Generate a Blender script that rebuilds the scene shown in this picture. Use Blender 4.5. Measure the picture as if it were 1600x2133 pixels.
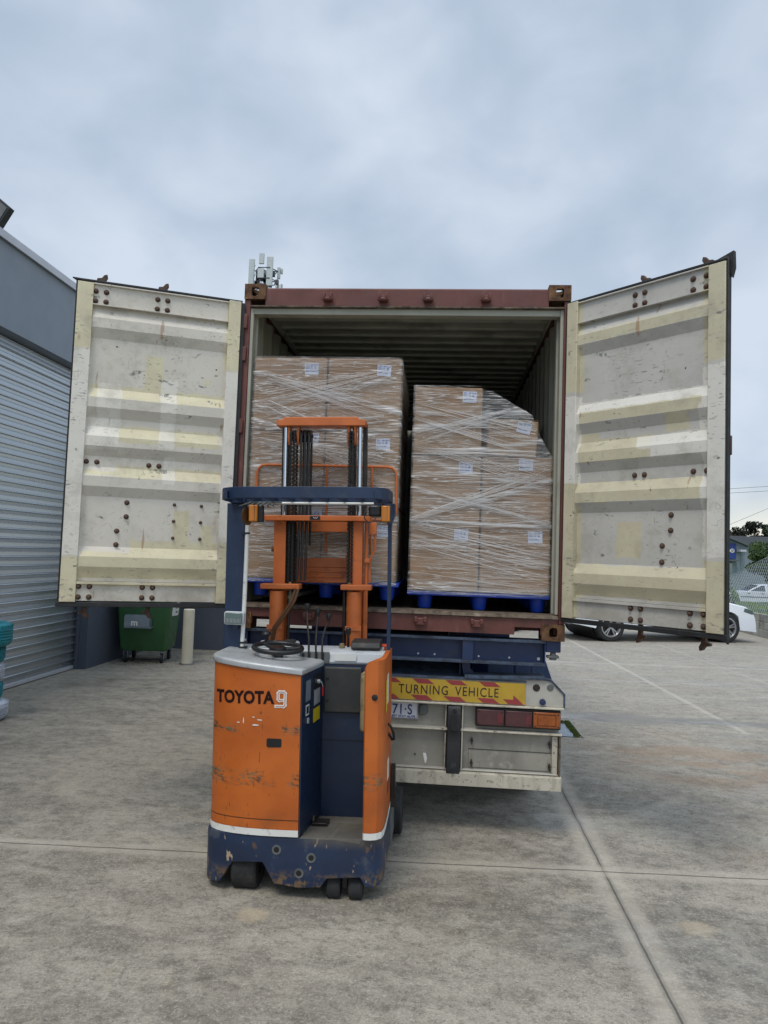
import bpy, bmesh, math, random
from mathutils import Matrix, Vector
random.seed(7)
R=math.radians
for o in list(bpy.data.objects): bpy.data.objects.remove(o)
S=bpy.context.scene; COL=S.collection
# ---------------------------------------------------------------- camera
cam=bpy.data.objects.new('camera',bpy.data.cameras.new('camera')); COL.objects.link(cam); S.camera=cam
yaw,pitch,roll=.0816,.0588,.0348
f=Vector((-math.sin(yaw)*math.cos(pitch),math.cos(yaw)*math.cos(pitch),math.sin(pitch)))
r0=Vector((math.cos(yaw),math.sin(yaw),0)); u0=r0.cross(f)
r=math.cos(roll)*r0+math.sin(roll)*u0; u=-math.sin(roll)*r0+math.cos(roll)*u0
cam.matrix_world=Matrix(((r.x,u.x,-f.x,.3287),(r.y,u.y,-f.y,-5.2603),(r.z,u.z,-f.z,1.95),(0,0,0,1)))
cam.data.sensor_fit='VERTICAL'; cam.data.sensor_height=24; cam.data.lens=24*1499.5/2133
cam.data.clip_end=2000; cam.data.clip_start=.05
# ---------------------------------------------------------------- world
SUN_EL,SUN_AZ=R(62),R(205)   # azimuth measured clockwise from +Y
W=bpy.data.worlds.new('World'); S.world=W; W.use_nodes=True
wt=W.node_tree; wt.nodes.clear()
def wn(t,**k):
    n=wt.nodes.new(t)
    for a,b in k.items(): setattr(n,a,b)
    return n
wo=wn('ShaderNodeOutputWorld'); tc=wn('ShaderNodeTexCoord')
sky=wn('ShaderNodeTexSky',sky_type='NISHITA'); sky.sun_disc=False; sky.sun_elevation=SUN_EL; sky.sun_rotation=SUN_AZ
bg1=wn('ShaderNodeBackground'); bg1.inputs[1].default_value=.1; wt.links.new(sky.outputs[0],bg1.inputs[0])
mp=wn('ShaderNodeMapping'); mp.inputs['Scale'].default_value=(1,1,1.5); wt.links.new(tc.outputs['Generated'],mp.inputs[0])
def cn(scale,detail,dist,off):
    m=wn('ShaderNodeMapping'); m.inputs['Location'].default_value=off; wt.links.new(mp.outputs[0],m.inputs[0])
    n=wn('ShaderNodeTexNoise'); n.inputs['Scale'].default_value=scale; n.inputs['Detail'].default_value=detail
    n.inputs['Distortion'].default_value=dist; n.inputs['Roughness'].default_value=.45; wt.links.new(m.outputs[0],n.inputs[0]); return n
n1=cn(2.6,5,.5,(3.1,.4,1.7)); n2=cn(7,8,.3,(.3,2.2,.1))
mx=wn('ShaderNodeMix',data_type='FLOAT'); mx.inputs[0].default_value=.46
wt.links.new(n1.outputs[0],mx.inputs[2]); wt.links.new(n2.outputs[0],mx.inputs[3])
cr=wn('ShaderNodeValToRGB'); cr.color_ramp.elements[0].position=.35; cr.color_ramp.elements[0].color=(.375,.46,.575,1)
cr.color_ramp.elements[1].position=.65; cr.color_ramp.elements[1].color=(.585,.66,.76,1)
e=cr.color_ramp.elements.new(.5); e.color=(.465,.55,.665,1)
wt.links.new(mx.outputs[0],cr.inputs[0])
# warm break in the cloud low over the horizon on the right
sx=wn('ShaderNodeSeparateXYZ'); wt.links.new(tc.outputs['Generated'],sx.inputs[0])
def wm(op,a,b=None,cl=False):
    n=wn('ShaderNodeMath',operation=op); n.use_clamp=cl
    for i,v in enumerate((a,b)):
        if v is None: continue
        if isinstance(v,(int,float)): n.inputs[i].default_value=v
        else: wt.links.new(v,n.inputs[i])
    return n.outputs[0]
low=wm('SUBTRACT',1,wm('MULTIPLY',wm('ABSOLUTE',sx.outputs[2]),9,),True)
dirx=wm('MULTIPLY',wm('SUBTRACT',sx.outputs[0],.15),4,True)
warm=wm('MULTIPLY',wm('MULTIPLY',low,dirx),wm('ADD',.45,n2.outputs[0]),True)
mw=wn('ShaderNodeMix',data_type='RGBA'); wt.links.new(warm,mw.inputs[0]); wt.links.new(cr.outputs[0],mw.inputs[6]); mw.inputs[7].default_value=(1.05,.98,.74,1)
# overcast sky : brighter towards the zenith, plus a glow added behind the camera to light doors and interior
def wss(v,a,b):
    n=wn('ShaderNodeMapRange',interpolation_type='SMOOTHSTEP'); wt.links.new(v,n.inputs[0]); n.inputs[1].default_value=a; n.inputs[2].default_value=b; return n.outputs[0]
lum=wm('ADD',wm('ADD',1.0,wm('MULTIPLY',wss(sx.outputs[2],.62,.92),1.2)),wm('MULTIPLY',wss(wm('MULTIPLY',sx.outputs[1],-1),.0,.8),.45))
bg2=wn('ShaderNodeBackground'); wt.links.new(lum,bg2.inputs[1]); wt.links.new(mw.outputs[2],bg2.inputs[0])
ms=wn('ShaderNodeMixShader'); ms.inputs[0].default_value=.95
wt.links.new(bg1.outputs[0],ms.inputs[1]); wt.links.new(bg2.outputs[0],ms.inputs[2]); wt.links.new(ms.outputs[0],wo.inputs[0])
sl=bpy.data.lights.new('sun','SUN'); sl.energy=1.5; sl.angle=R(20); sl.color=(1,.91,.78)
so=bpy.data.objects.new('sun',sl); COL.objects.link(so); so.location=(0,0,20)
sd=Vector((math.sin(SUN_AZ)*math.cos(SUN_EL),math.cos(SUN_AZ)*math.cos(SUN_EL),math.sin(SUN_EL)))
so.rotation_euler=sd.to_track_quat('Z','Y').to_euler()
S.view_settings.view_transform='Standard'; S.view_settings.look='None'; S.view_settings.exposure=.2; S.view_settings.gamma=1
S.render.engine='CYCLES'; S.cycles.transparent_max_bounces=24; S.cycles.max_bounces=8
# ---------------------------------------------------------------- materials
def srgb(h):
    if isinstance(h,str):
        h=h.lstrip('#'); c=[int(h[i:i+2],16)/255 for i in (0,2,4)]
        return tuple(x/12.92 if x<=.04045 else ((x+.055)/1.055)**2.4 for x in c)+(1,)
    return tuple(h)+(1,) if len(h)==3 else tuple(h)
class N:
    def __init__(s,name,rough=.5,metal=0,spec=.5):
        s.m=bpy.data.materials.new(name); s.m.use_nodes=True; s.t=s.m.node_tree
        s.b=s.t.nodes['Principled BSDF']; s.b.inputs['Roughness'].default_value=rough; s.b.inputs['Metallic'].default_value=metal
        s.b.inputs['Specular IOR Level'].default_value=spec
        s.tc=s.t.nodes.new('ShaderNodeTexCoord'); s.o=s.tc.outputs['Object']
    def put(s,sock,v):
        if hasattr(v,'is_output'): s.t.links.new(v,sock)
        elif isinstance(v,(int,float)): sock.default_value=v
        else: sock.default_value=srgb(v) if len(sock.default_value)==4 else v
    def map(s,co,scale=(1,1,1),loc=(0,0,0),rot=(0,0,0)):
        n=s.t.nodes.new('ShaderNodeMapping'); s.put(n.inputs[0],co); n.inputs['Scale'].default_value=scale; n.inputs['Location'].default_value=loc; n.inputs['Rotation'].default_value=rot
        return n.outputs[0]
    def noise(s,scale,detail=3,co=None,rough=.5,dist=0,st=None,loc=(0,0,0),rot=(0,0,0)):
        co=co or s.o
        if st or loc!=(0,0,0) or rot!=(0,0,0): co=s.map(co,st or (1,1,1),loc,rot)
        n=s.t.nodes.new('ShaderNodeTexNoise'); s.put(n.inputs['Vector'],co); n.inputs['Scale'].default_value=scale; n.inputs['Detail'].default_value=detail
        n.inputs['Roughness'].default_value=rough; n.inputs['Distortion'].default_value=dist; return n.outputs[0]
    def mth(s,op,a,b=0,c=None,cl=False):
        n=s.t.nodes.new('ShaderNodeMath'); n.operation=op; n.use_clamp=cl
        s.put(n.inputs[0],a); s.put(n.inputs[1],b)
        if c is not None: s.put(n.inputs[2],c)
        return n.outputs[0]
    def ss(s,v,a,b,lo=0,hi=1):   # map range smooth
        n=s.t.nodes.new('ShaderNodeMapRange'); n.interpolation_type='SMOOTHSTEP'; s.put(n.inputs[0],v)
        n.inputs[1].default_value=a; n.inputs[2].default_value=b; n.inputs[3].default_value=lo; n.inputs[4].default_value=hi; return n.outputs[0]
    def mix(s,fac,a,b,mode='MIX'):
        n=s.t.nodes.new('ShaderNodeMix'); n.data_type='RGBA'; n.blend_type=mode; s.put(n.inputs[0],fac); s.put(n.inputs[6],a); s.put(n.inputs[7],b); return n.outputs[2]
    def xyz(s,co=None):
        n=s.t.nodes.new('ShaderNodeSeparateXYZ'); s.put(n.inputs[0],co or s.o); return n.outputs
    def rect(s,ax,x0,x1,ay,y0,y1,soft=.006,jit=None):
        if jit is not None: ax=s.mth('ADD',ax,jit); ay=s.mth('ADD',ay,jit)
        def band(a,l,h):
            a1=s.ss(a,l-soft,l+soft); a2=s.ss(a,h-soft,h+soft,1,0); return s.mth('MULTIPLY',a1,a2)
        return s.mth('MULTIPLY',band(ax,x0,x1),band(ay,y0,y1))
    def bump(s,h,strength=.3,dist=.01):
        n=s.t.nodes.new('ShaderNodeBump'); n.inputs['Strength'].default_value=strength; n.inputs['Distance'].default_value=dist; s.put(n.inputs['Height'],h); s.t.links.new(n.outputs[0],s.b.inputs['Normal'])
    def col(s,c): s.put(s.b.inputs['Base Color'],c); return s
    def rgh(s,c): s.put(s.b.inputs['Roughness'],c); return s
def paint(name,c,rough=.5,metal=0,var=.12,vs=4,dirt=None,chips=None,bump=.08,bs=40,spec=.5):
    n=N(name,rough,metal,spec); v=n.ss(n.noise(vs,4),.3,.7); c=srgb(c)
    d=tuple(x*(1-var) for x in c[:3]); l=tuple(min(1,x*(1+var)) for x in c[:3])
    k=n.mix(v,d,l)
    for (dc,lo,hi,sc,st,amt) in (dirt or []):
        k=n.mix(n.mth('MULTIPLY',n.ss(n.noise(sc,6,st=st,rough=.6,loc=(1.3,2.1,.7)),lo,hi),amt),k,dc)
    for (cc,lo,sc) in (chips or []):
        k=n.mix(n.ss(n.noise(sc,8,rough=.65,loc=(5,1,3)),lo,lo+.03),k,cc)
    n.col(k); n.rgh(n.ss(n.noise(vs*3,4),.2,.8,rough*.8,min(1,rough*1.2)))
    if bump: n.bump(n.noise(bs,4),bump,.005)
    return n.m
M={}
def ground_mat():
    n=N('concrete_yard',.8); x,y,z=n.xyz()
    # concrete, in metres
    c=n.mix(n.ss(n.noise(.55,7,rough=.62,dist=.6),.36,.64),(.145,.132,.108),(.285,.264,.220))
    c=n.mix(n.mth('MULTIPLY',n.ss(n.noise(1.3,8,rough=.7,st=(1,2.4,1),dist=.8,loc=(7,3,0)),.42,.62),.8),c,(.36,.338,.285))
    # damp dark run-off patches
    c=n.mix(n.mth('MULTIPLY',n.ss(n.noise(.45,7,rough=.62,st=(1,1.7,1),dist=1.2,loc=(2,9,0)),.49,.60),.66),c,(.115,.108,.09))
    c=n.mix(n.mth('MULTIPLY',n.ss(n.noise(1.1,6,rough=.6,st=(1,2.2,1),dist=.7,loc=(12,4,0)),.52,.62),.5),c,(.125,.115,.095))
    # brown rust stains on right
    c=n.mix(n.mth('MULTIPLY',n.mth('MULTIPLY',n.ss(n.noise(.8,5,st=(1,2.2,1),loc=(4,1,0)),.5,.68),n.ss(x,.8,2.6)),.5),c,(.25,.18,.12))
    c=n.mix(n.mth('MULTIPLY',n.ss(n.noise(2.6,5,loc=(1,8,0)),.66,.74),.55),c,(.36,.31,.22))
    # paler towards the far right
    c=n.mix(n.mth('MULTIPLY',n.mth('MULTIPLY',n.ss(y,.5,6),n.ss(x,-1,2)),.42),c,(.40,.39,.37))
    # mottling and grain
    c=n.mix(n.mth('MULTIPLY',n.ss(n.noise(3.2,9,rough=.74,st=(.8,1.25,1),rot=(0,0,R(-20)),loc=(5,5,0)),.50,.60),.5),c,(.42,.395,.335))
    c=n.mix(n.mth('MULTIPLY',n.ss(n.noise(4.5,9,rough=.74,st=(.8,1.3,1),rot=(0,0,R(-15)),loc=(15,2,0)),.53,.62),.5),c,(.10,.092,.075))
    c=n.mix(n.mth('MULTIPLY',n.ss(n.noise(38,5,rough=.8,loc=(2,2,0)),.53,.60),.6),c,(.07,.062,.05))
    c=n.mix(n.mth('MULTIPLY',n.ss(n.noise(55,5,rough=.8,loc=(8,1,0)),.53,.60),.5),c,(.50,.47,.41))
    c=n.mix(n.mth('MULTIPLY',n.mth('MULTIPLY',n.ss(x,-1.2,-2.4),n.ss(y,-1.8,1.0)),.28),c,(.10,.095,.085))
    c=n.mix(n.mth('MULTIPLY',n.ss(n.noise(9,7,rough=.75),.4,.6),.42),c,(.40,.375,.315))
    c=n.mix(n.mth('MULTIPLY',n.ss(n.noise(16,7,rough=.75,loc=(3,3,0)),.5,.64),.5),c,(.12,.11,.088))
    c=n.mix(n.mth('MULTIPLY',n.ss(n.noise(90,3,rough=.8),.42,.58),.3),c,(.06,.055,.05))
    # hairline scratches
    wv=n.noise(3,3,loc=(2,5,1))
    sc=n.mth('MULTIPLY',n.ss(n.mth('ABSOLUTE',n.mth('SUBTRACT',n.noise(2.2,2,st=(1,3,1),loc=(9,2,0)),.5)),0,.0035,1,0),n.ss(wv,.56,.6))
    c=n.mix(n.mth('MULTIPLY',sc,.4),c,(.42,.40,.36))
    jit=n.mth('MULTIPLY',n.mth('SUBTRACT',n.noise(5,5),.5),.02)
    def line(ax,p,w,a0,a1,o,colr,amt):
        m=n.ss(n.mth('ABSOLUTE',n.mth('ADD',n.mth('SUBTRACT',ax,p),jit)),w*.4,w,1,0)
        m=n.mth('MULTIPLY',m,n.mth('MULTIPLY',n.ss(o,a0-.1,a0+.1),n.ss(o,a1-.1,a1+.1,1,0)))
        return n.mix(n.mth('MULTIPLY',m,amt),c,colr)
    c=line(x,1.41,.15,-30,60,y,(.44,.41,.35),.42); c=line(x,1.41,.03,-30,60,y,(.10,.095,.08),.4); c=line(x,1.41,.008,-30,60,y,(.03,.027,.023),.7)
    yy=n.mth('SUBTRACT',y,n.mth('MULTIPLY',x,.05))
    c=line(yy,-.56,.11,-30,60,x,(.44,.41,.35),.42); c=line(yy,-.56,.009,-30,60,x,(.03,.028,.024),.8)
    c=line(yy,-6.6,.012,-30,60,x,(.03,.028,.024),.8); c=line(yy,8.9,.05,-30,60,x,(.5,.48,.45),.4); c=line(yy,6.9,.04,-3,5,x,(.5,.48,.45),.3)
    xx=n.mth('SUBTRACT',x,n.mth('MULTIPLY',y,-.045))
    c=line(xx,4.12,.06,3.6,14,y,(.55,.53,.49),.30); c=line(xx,6.2,.05,3,13,y,(.5,.48,.44),.2)
    # sandy spots and a rusty run on the right
    for (sx_,sy_,rx_,am_) in ((2.05,-1.75,.17,.5),(2.75,-1.55,.20,.5),(1.75,-1.15,.15,.4),(-.62,-1.35,.12,.45),(3.0,-2.2,.12,.4)):
        dd_=n.mth('ADD',n.mth('POWER',n.mth('DIVIDE',n.mth('SUBTRACT',x,sx_),rx_),2),n.mth('POWER',n.mth('DIVIDE',n.mth('SUBTRACT',y,sy_),rx_*.8),2))
        c=n.mix(n.mth('MULTIPLY',n.ss(n.mth('ADD',dd_,n.mth('MULTIPLY',n.noise(7,5),2.2)),1.2,2.1,1,0),am_),c,(.48,.40,.28))
    c=n.mix(n.mth('MULTIPLY',n.mth('MULTIPLY',n.ss(n.mth('ABSOLUTE',n.mth('SUBTRACT',y,2.2)),.2,1.4,1,0),n.mth('MULTIPLY',n.ss(x,1.6,2.6),n.ss(n.noise(1.6,6,st=(.7,1.8,1)),.42,.6))),.45),c,(.27,.185,.12))
    wetband=n.mth('MULTIPLY',n.ss(n.mth('ABSOLUTE',n.mth('ADD',n.mth('SUBTRACT',y,4.15),n.mth('MULTIPLY',n.mth('SUBTRACT',n.noise(1.2,4),.5),.9))),.10,.3,1,0),n.ss(x,1.2,2.2))
    c=n.mix(n.mth('MULTIPLY',wetband,.5),c,(.11,.105,.10))
    c=n.mix(1,c,(1.02,.99,.95),'MULTIPLY')
    n.col(c)
    wet=n.ss(n.noise(.5,6,rough=.6,st=(1,2.2,1),dist=1.2,loc=(2,9,0)),.52,.66,.85,.42)
    n.rgh(n.mth('SUBTRACT',wet,n.mth('MULTIPLY',wetband,.35))); n.bump(n.mth('ADD',n.noise(60,6,rough=.7),n.mth('MULTIPLY',n.noise(5,4),2)),.35,.006)
    return n.m
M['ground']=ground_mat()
M['red']=paint('container_red_paint','#5f352e',.6,dirt=[('#5a3a24',.58,.7,2.6,None,.5),('#4a2f26',.5,.68,5,(1,1,.4),.6),('#7d5a50',.56,.7,9,(3,3,.5),.35)],chips=[('#3d2418',.66,22)])
M['rust']=paint('rusty_cast_steel','#5c4028',.85,var=.35,vs=14,dirt=[('#8a6a3a',.55,.7,16,None,.7),('#3a2015',.5,.65,25,None,.8)],bump=.5,bs=60)
M['edge']=paint('worn_sill_steel','#5b5043',.8,var=.3,vs=18,dirt=[('#8a8070',.55,.68,14,(1,1,3),.7),('#35261d',.5,.64,20,None,.8)],bump=.5)
M['cream']=paint('cream_interior_paint','#99988a',.6,var=.08,dirt=[('#6e6a58',.55,.75,5,(1,1,.5),.5)],chips=[('#5a3b2a',.7,30)])
M['roofin']=paint('interior_roof_paint','#a8a99b',.65,var=.1,dirt=[('#5c5a50',.5,.7,3,None,.5)])
M['floor']=paint('container_plywood','#54463a',.85,var=.25,dirt=[('#2e2822',.5,.7,6,(1,.3,1),.6)])
M['rubber']=paint('black_rubber','#1c1d1f',.6,var=.2,dirt=[('#3c3d3d',.55,.7,20,None,.6)],bump=.2)
M['tyre']=paint('tyre_rubber','#232425',.85,var=.2,dirt=[('#4a4641',.5,.75,12,None,.5)],bump=.3)
M['blue']=paint('navy_paint','#192c48',.5,var=.18,vs=5,dirt=[('#37424a',.55,.75,9,(1,1,.6),.5)],chips=[('#8b8f90',.735,30)])
M['navydark']=paint('navy_panel_paint','#16263f',.45,var=.12,dirt=[('#2a3340',.55,.75,5,None,.5)])
M['chassis']=paint('chassis_blue_paint','#16294f',.5,var=.15,dirt=[('#2c3140',.5,.72,6,(1,1,3),.6)],chips=[('#7d8288',.73,25)])
M['chassisgrey']=paint('grimy_blue_plate','#3c4a5e',.75,var=.3,vs=14,dirt=[('#23262b',.45,.65,15,None,.7)],bump=.4)
M['mudblue']=paint('faded_blue_plastic','#34486e',.6,var=.15,vs=9,dirt=[('#56627a',.5,.7,8,(2,1,.5),.5)])
M['white']=paint('dirty_white_paint','#a9a69d',.6,var=.08,dirt=[('#77736a',.48,.7,3,(1,1,1.5),.6),('#5c4f40',.6,.72,7,(2,2,.7),.5)],chips=[('#3b352e',.67,26)])
M['whiteedge']=paint('chipped_white_edge','#b5af9f',.6,var=.1,dirt=[('#6b6355',.56,.66,16,(1,1,2.2),.6),('#7d7463',.5,.68,5,(3,1,.5),.4)],chips=[('#2b2723',.62,35)])
M['silver']=paint('worn_silver_cover','#a6a9aa',.42,var=.1,metal=.2,dirt=[('#6f7274',.52,.72,9,(2,1,1),.6)],chips=[('#5a5a58',.7,30)])
M['dash']=paint('light_grey_dash','#b4b8ba',.5,var=.06,dirt=[('#83868a',.55,.72,8,None,.5)])
M['black']=paint('black_plastic','#17181a',.4,var=.2)
M['darkpad']=paint('grimy_dark_pad','#2b2c2c',.6,var=.25,dirt=[('#474238',.5,.7,7,None,.6)])
M['tan']=paint('worn_tan_pad','#8a7a5a',.7,var=.25,dirt=[('#4a4130',.5,.65,9,None,.7)])
M['chrome']=paint('chrome_rod','#c8ccd2',.14,metal=1,var=.03,bump=0)
M['steel']=paint('dark_greasy_steel','#2d2622',.5,metal=.3,var=.3,vs=10)
M['chain']=paint('greasy_chain','#1f1d1b',.55,metal=.4,var=.4,vs=30,bump=.5)
M['legs']=paint('grey_leg_steel','#5c5f5e',.7,var=.2,dirt=[('#3b3a37',.5,.7,8,None,.6)])
M['floorpad']=paint('ribbed_rubber_mat','#625e57',.8,var=.2,dirt=[('#6a6154',.5,.7,5,None,.6)])
M['hose']=paint('brown_hose','#5a3b22',.6,var=.2)
M['bluepal']=paint('blue_plastic_pallet','#0b3596',.45,var=.1,bump=0)
M['galv']=N('galvanised_shutter',.27,.85).col((.44,.475,.50)).m
M['fascia']=paint('slate_blue_render','#858d98',.85,var=.05,vs=1.2,dirt=[('#8f979f',.45,.75,.8,None,.5)],chips=[('#9aa2ac',.76,9)],bump=.25,bs=30)
M['walldark']=paint('slate_blue_wall','#464d59',.85,var=.07,vs=1.2,chips=[('#c9ccd0',.755,7)],bump=.25,bs=30)
M['flash']=paint('pale_flashing','#b9bac0',.4,var=.04,metal=.3)
M['green']=paint('green_bin_plastic','#315c36',.5,var=.08,dirt=[('#3e5a3c',.55,.75,4,None,.5)])
M['greymet']=paint('grey_metal_tray','#7d8891',.45,metal=.3,var=.1)
M['bollard']=paint('cream_pipe_paint','#c9c2ae',.6,var=.06,dirt=[('#7e7667',.62,.74,8,None,.7)],chips=[('#5a5650',.72,18)])
M['teal']=paint('teal_painted_tyre','#1d7f8c',.6,var=.15,dirt=[('#14525a',.5,.7,12,(1,1,4),.6)],bump=.3)
M['wtyre']=paint('white_painted_tyre','#b7bcc6',.6,var=.08,dirt=[('#5f636b',.58,.68,13,(1,1,4),.8)],bump=.3)
M['amber']=N('amber_lens',.25).col('#c27410').m
M['amberred']=paint('amber_truck_lens','#8f4a1a',.3,var=.15,vs=30,bump=.3,bs=90)
M['redlens']=paint('dusty_red_lens','#4c2a2c',.4,var=.12,vs=12,bump=.2,bs=90)
M['redrefl']=N('red_reflector',.4).col('#63262a').m
M['boltm']=paint('rusty_bolt','#4c3c32',.7,metal=.2,var=.3,vs=30,dirt=[('#6b4630',.5,.65,30,None,.7)])
M['crease']=N('gathered_film',.35).col((.82,.82,.82)).m; _b=M['crease'].node_tree.nodes['Principled BSDF']; _b.inputs['Alpha'].default_value=.66
M['paper']=paint('paper_label','#c4cde0',.6,var=.03,bump=0)
M['ink']=N('blue_ink',.6).col('#2b3f86').m
M['blk']=paint('black_lettering','#1a1513',.5,var=.2,bump=0)
M['maroon']=paint('worn_maroon_lettering','#2c1010',.5,var=.2,bump=0,chips=[('#b5601f',.66,45)])
M['wht']=paint('white_decal','#d9d9d4',.5,var=.03,bump=0,dirt=[('#9d9890',.58,.7,14,None,.7)])
M['white2']=paint('grimy_bumper_panel','#8d8a80',.7,var=.12,vs=3,dirt=[('#5f5b51',.46,.7,2.5,(1,1,.5),.6),('#6e5d45',.6,.74,8,(2.5,2,.4),.6),('#a9a69b',.56,.7,12,None,.5)],chips=[('#38312a',.68,26)])
M['yell']=paint('yellow_sign_sheet','#b0902a',.5,var=.07,vs=8,bump=0,dirt=[('#8d7626',.52,.72,12,(1,1,.5),.5)])
M['yellst']=N('yellow_sticker',.5).col('#c8b21a').m
M['redstripe']=paint('faded_red_sheet','#8a3234',.5,var=.06,bump=0)
M['pltwhite']=paint('plate_white','#c7cad0',.45,var=.04,bump=0)
M['pltblue']=N('plate_blue',.5).col('#20286a').m
M['redbtn']=N('red_plastic',.4).col('#c8502a').m
M['redtag']=N('red_key_tag',.4).col('#a3172b').m
M['glass']=N('dark_glass',.08,0,.6).col((.03,.04,.05)).m
M['lampglass']=N('headlight_glass',.12,.5).col('#6f8080').m
M['carwhite']=N('white_car_paint',.2,0,.6).col('#dfe4ea').m
M['carsilver']=N('silver_car_paint',.3,.2).col('#d0d3dc').m
M['carblue']=N('pale_blue_car_paint',.25,.3).col('#8b9cc0').m
M['alloy']=N('alloy_rim',.3,.8).col('#b9bcc0').m
M['plasticblk']=N('dark_trim',.5).col('#151617').m
M['moss']=paint('moss','#4b5a22',.95,var=.4,vs=30,dirt=[('#2c3314',.5,.65,40,None,.8)],bump=.8,bs=50)
M['wetsteel']=paint('wet_steel_cover','#5b6a75',.25,metal=.3,var=.15)
M['sleeper']=paint('weathered_concrete_sleeper','#8f8d84',.9,var=.18,vs=2,dirt=[('#4c4a42',.5,.68,3,(1,1,.5),.7)],bump=.5)
M['grass']=paint('grass_base','#4f6238',.95,var=.25,vs=6,bump=.5)
M['blade']=paint('grass_blade','#6a7d42',.9,var=.3,vs=9,bump=0)
M['leafdark']=paint('dark_leaf','#23281c',.8,var=.35,vs=.8,bump=0)
M['leaf']=paint('green_leaf','#3e5426',.7,var=.4,vs=3,bump=0)
M['leafpale']=paint('pale_leaf','#6c8148',.7,var=.35,vs=4,bump=0)
M['bark']=paint('bark','#3a3026',.9,var=.2)
M['wire']=N('galvanised_wire',.4,.6).col('#a9b0b4').m
M['cable']=N('overhead_cable',.6).col('#2a2e33').m
M['bldgrey']=paint('pale_metal_cladding','#78848a',.7,var=.05,bump=0)
M['bldgrey2']=paint('distant_grey_roof','#565a5f',.8,var=.05,bump=0)
M['signblue']=N('blue_sign_sheet',.5).col('#1d3a80').m
M['antenna']=paint('antenna_grey','#a8afad',.6,var=.05,bump=0)
M['antdark']=paint('antenna_dark','#3c4148',.6,var=.2,bump=0)
M['asphalt']=paint('asphalt','#4a4a49',.9,var=.1)
# --- special ones
def orange_mat():
    n=N('worn_orange_paint',.42); x,y,z=n.xyz()
    c=n.mix(n.ss(n.noise(3,4),.3,.7),'#ad5518','#c16521')
    fr=n.ss(n.noise(34,8,rough=.72,st=(.5,.5,1.7)),.46,.56)
    def band(z0,w,th):
        b=n.ss(n.mth('ABSOLUTE',n.mth('SUBTRACT',z,z0)),w*.3,w,1,0)
        patch=n.ss(n.noise(5,5,st=(1,1,.6),loc=(z0*7,1,2)),th,th+.1)
        return n.mth('MULTIPLY',n.mth('MULTIPLY',b,patch),fr)
    m=n.mth('MAXIMUM',band(.655,.06,.42),band(.93,.035,.46))
    c=n.mix(m,c,n.mix(n.ss(n.noise(24,5),.4,.6),'#3c3226','#75664a')); 
    c=n.mix(n.mth('MULTIPLY',n.ss(n.noise(60,6,rough=.7,st=(1,1,.25)),.64,.68),.8),c,'#5a3a22')
    c=n.mix(n.mth('MULTIPLY',n.ss(n.noise(26,3,st=(3,3,.35),loc=(4,4,4)),.68,.71),.7),c,'#3a2a20')
    c=n.mix(n.mth('MULTIPLY',n.ss(n.noise(7,6,rough=.6,loc=(2,2,2)),.6,.75),.35),c,'#7a4420')
    # dark greasy low edge
    c=n.mix(n.mth('MULTIPLY',n.mth('MULTIPLY',n.ss(z,.4,.62,1,0),n.ss(n.noise(5,5),.45,.65)),.35),c,'#6a4526')
    n.col(c); n.rgh(n.ss(n.noise(9,4),.3,.7,.35,.6)); n.bump(n.mth('ADD',n.noise(30,4),n.mth('MULTIPLY',m,-1.5)),.15,.004); return n.m
M['orange']=orange_mat()
M['orange2']=paint('mast_orange_paint','#b9622c',.5,var=.12,vs=6,dirt=[('#6a3d20',.55,.75,9,None,.6)],chips=[('#3b2a20',.7,28)])
def skirt_mat():
    n=N('scuffed_navy_steel',.5); x,y,z=n.xyz()
    c=n.mix(n.ss(n.noise(4,4),.3,.7),'#15233b','#1d2f4c')
    c=n.mix(n.mth('MULTIPLY',n.ss(n.noise(8,7,rough=.65),.55,.66),.6),c,'#4a4f55')
    c=n.mix(n.mth('MULTIPLY',n.ss(z,.10,.17,1,0),n.ss(n.noise(14,7,rough=.7),.46,.56)),c,'#6a553a')
    c=n.mix(n.ss(n.noise(22,6,st=(1,1,.35),loc=(3,1,1)),.65,.67),c,'#a08f78')
    c=n.mix(n.mth('MULTIPLY',n.ss(n.noise(9,6,st=(1,1,.6),loc=(9,1,3)),.62,.66),.9),c,'#5c4630')
    c=n.mix(n.mth('MULTIPLY',n.mth('MULTIPLY',n.ss(z,.27,.33),n.ss(x,0,.15)),.7),c,'#4c463e')
    n.col(c); n.bump(n.noise(30,6),.3,.005); return n.m
M['skirt']=skirt_mat()
def cardboard():
    n=N('brown_cardboard',.85); 
    c=n.mix(n.ss(n.noise(1.5,3),.3,.7),'#836649','#977a5b')
    c=n.mix(n.mth('MULTIPLY',n.ss(n.noise(60,2,st=(.05,.05,1)),.4,.6),.12),c,'#8a6e50')
    n.col(c); n.bump(n.noise(70,2,st=(.05,.05,1)),.1,.002); return n.m
M['card']=cardboard()
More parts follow.
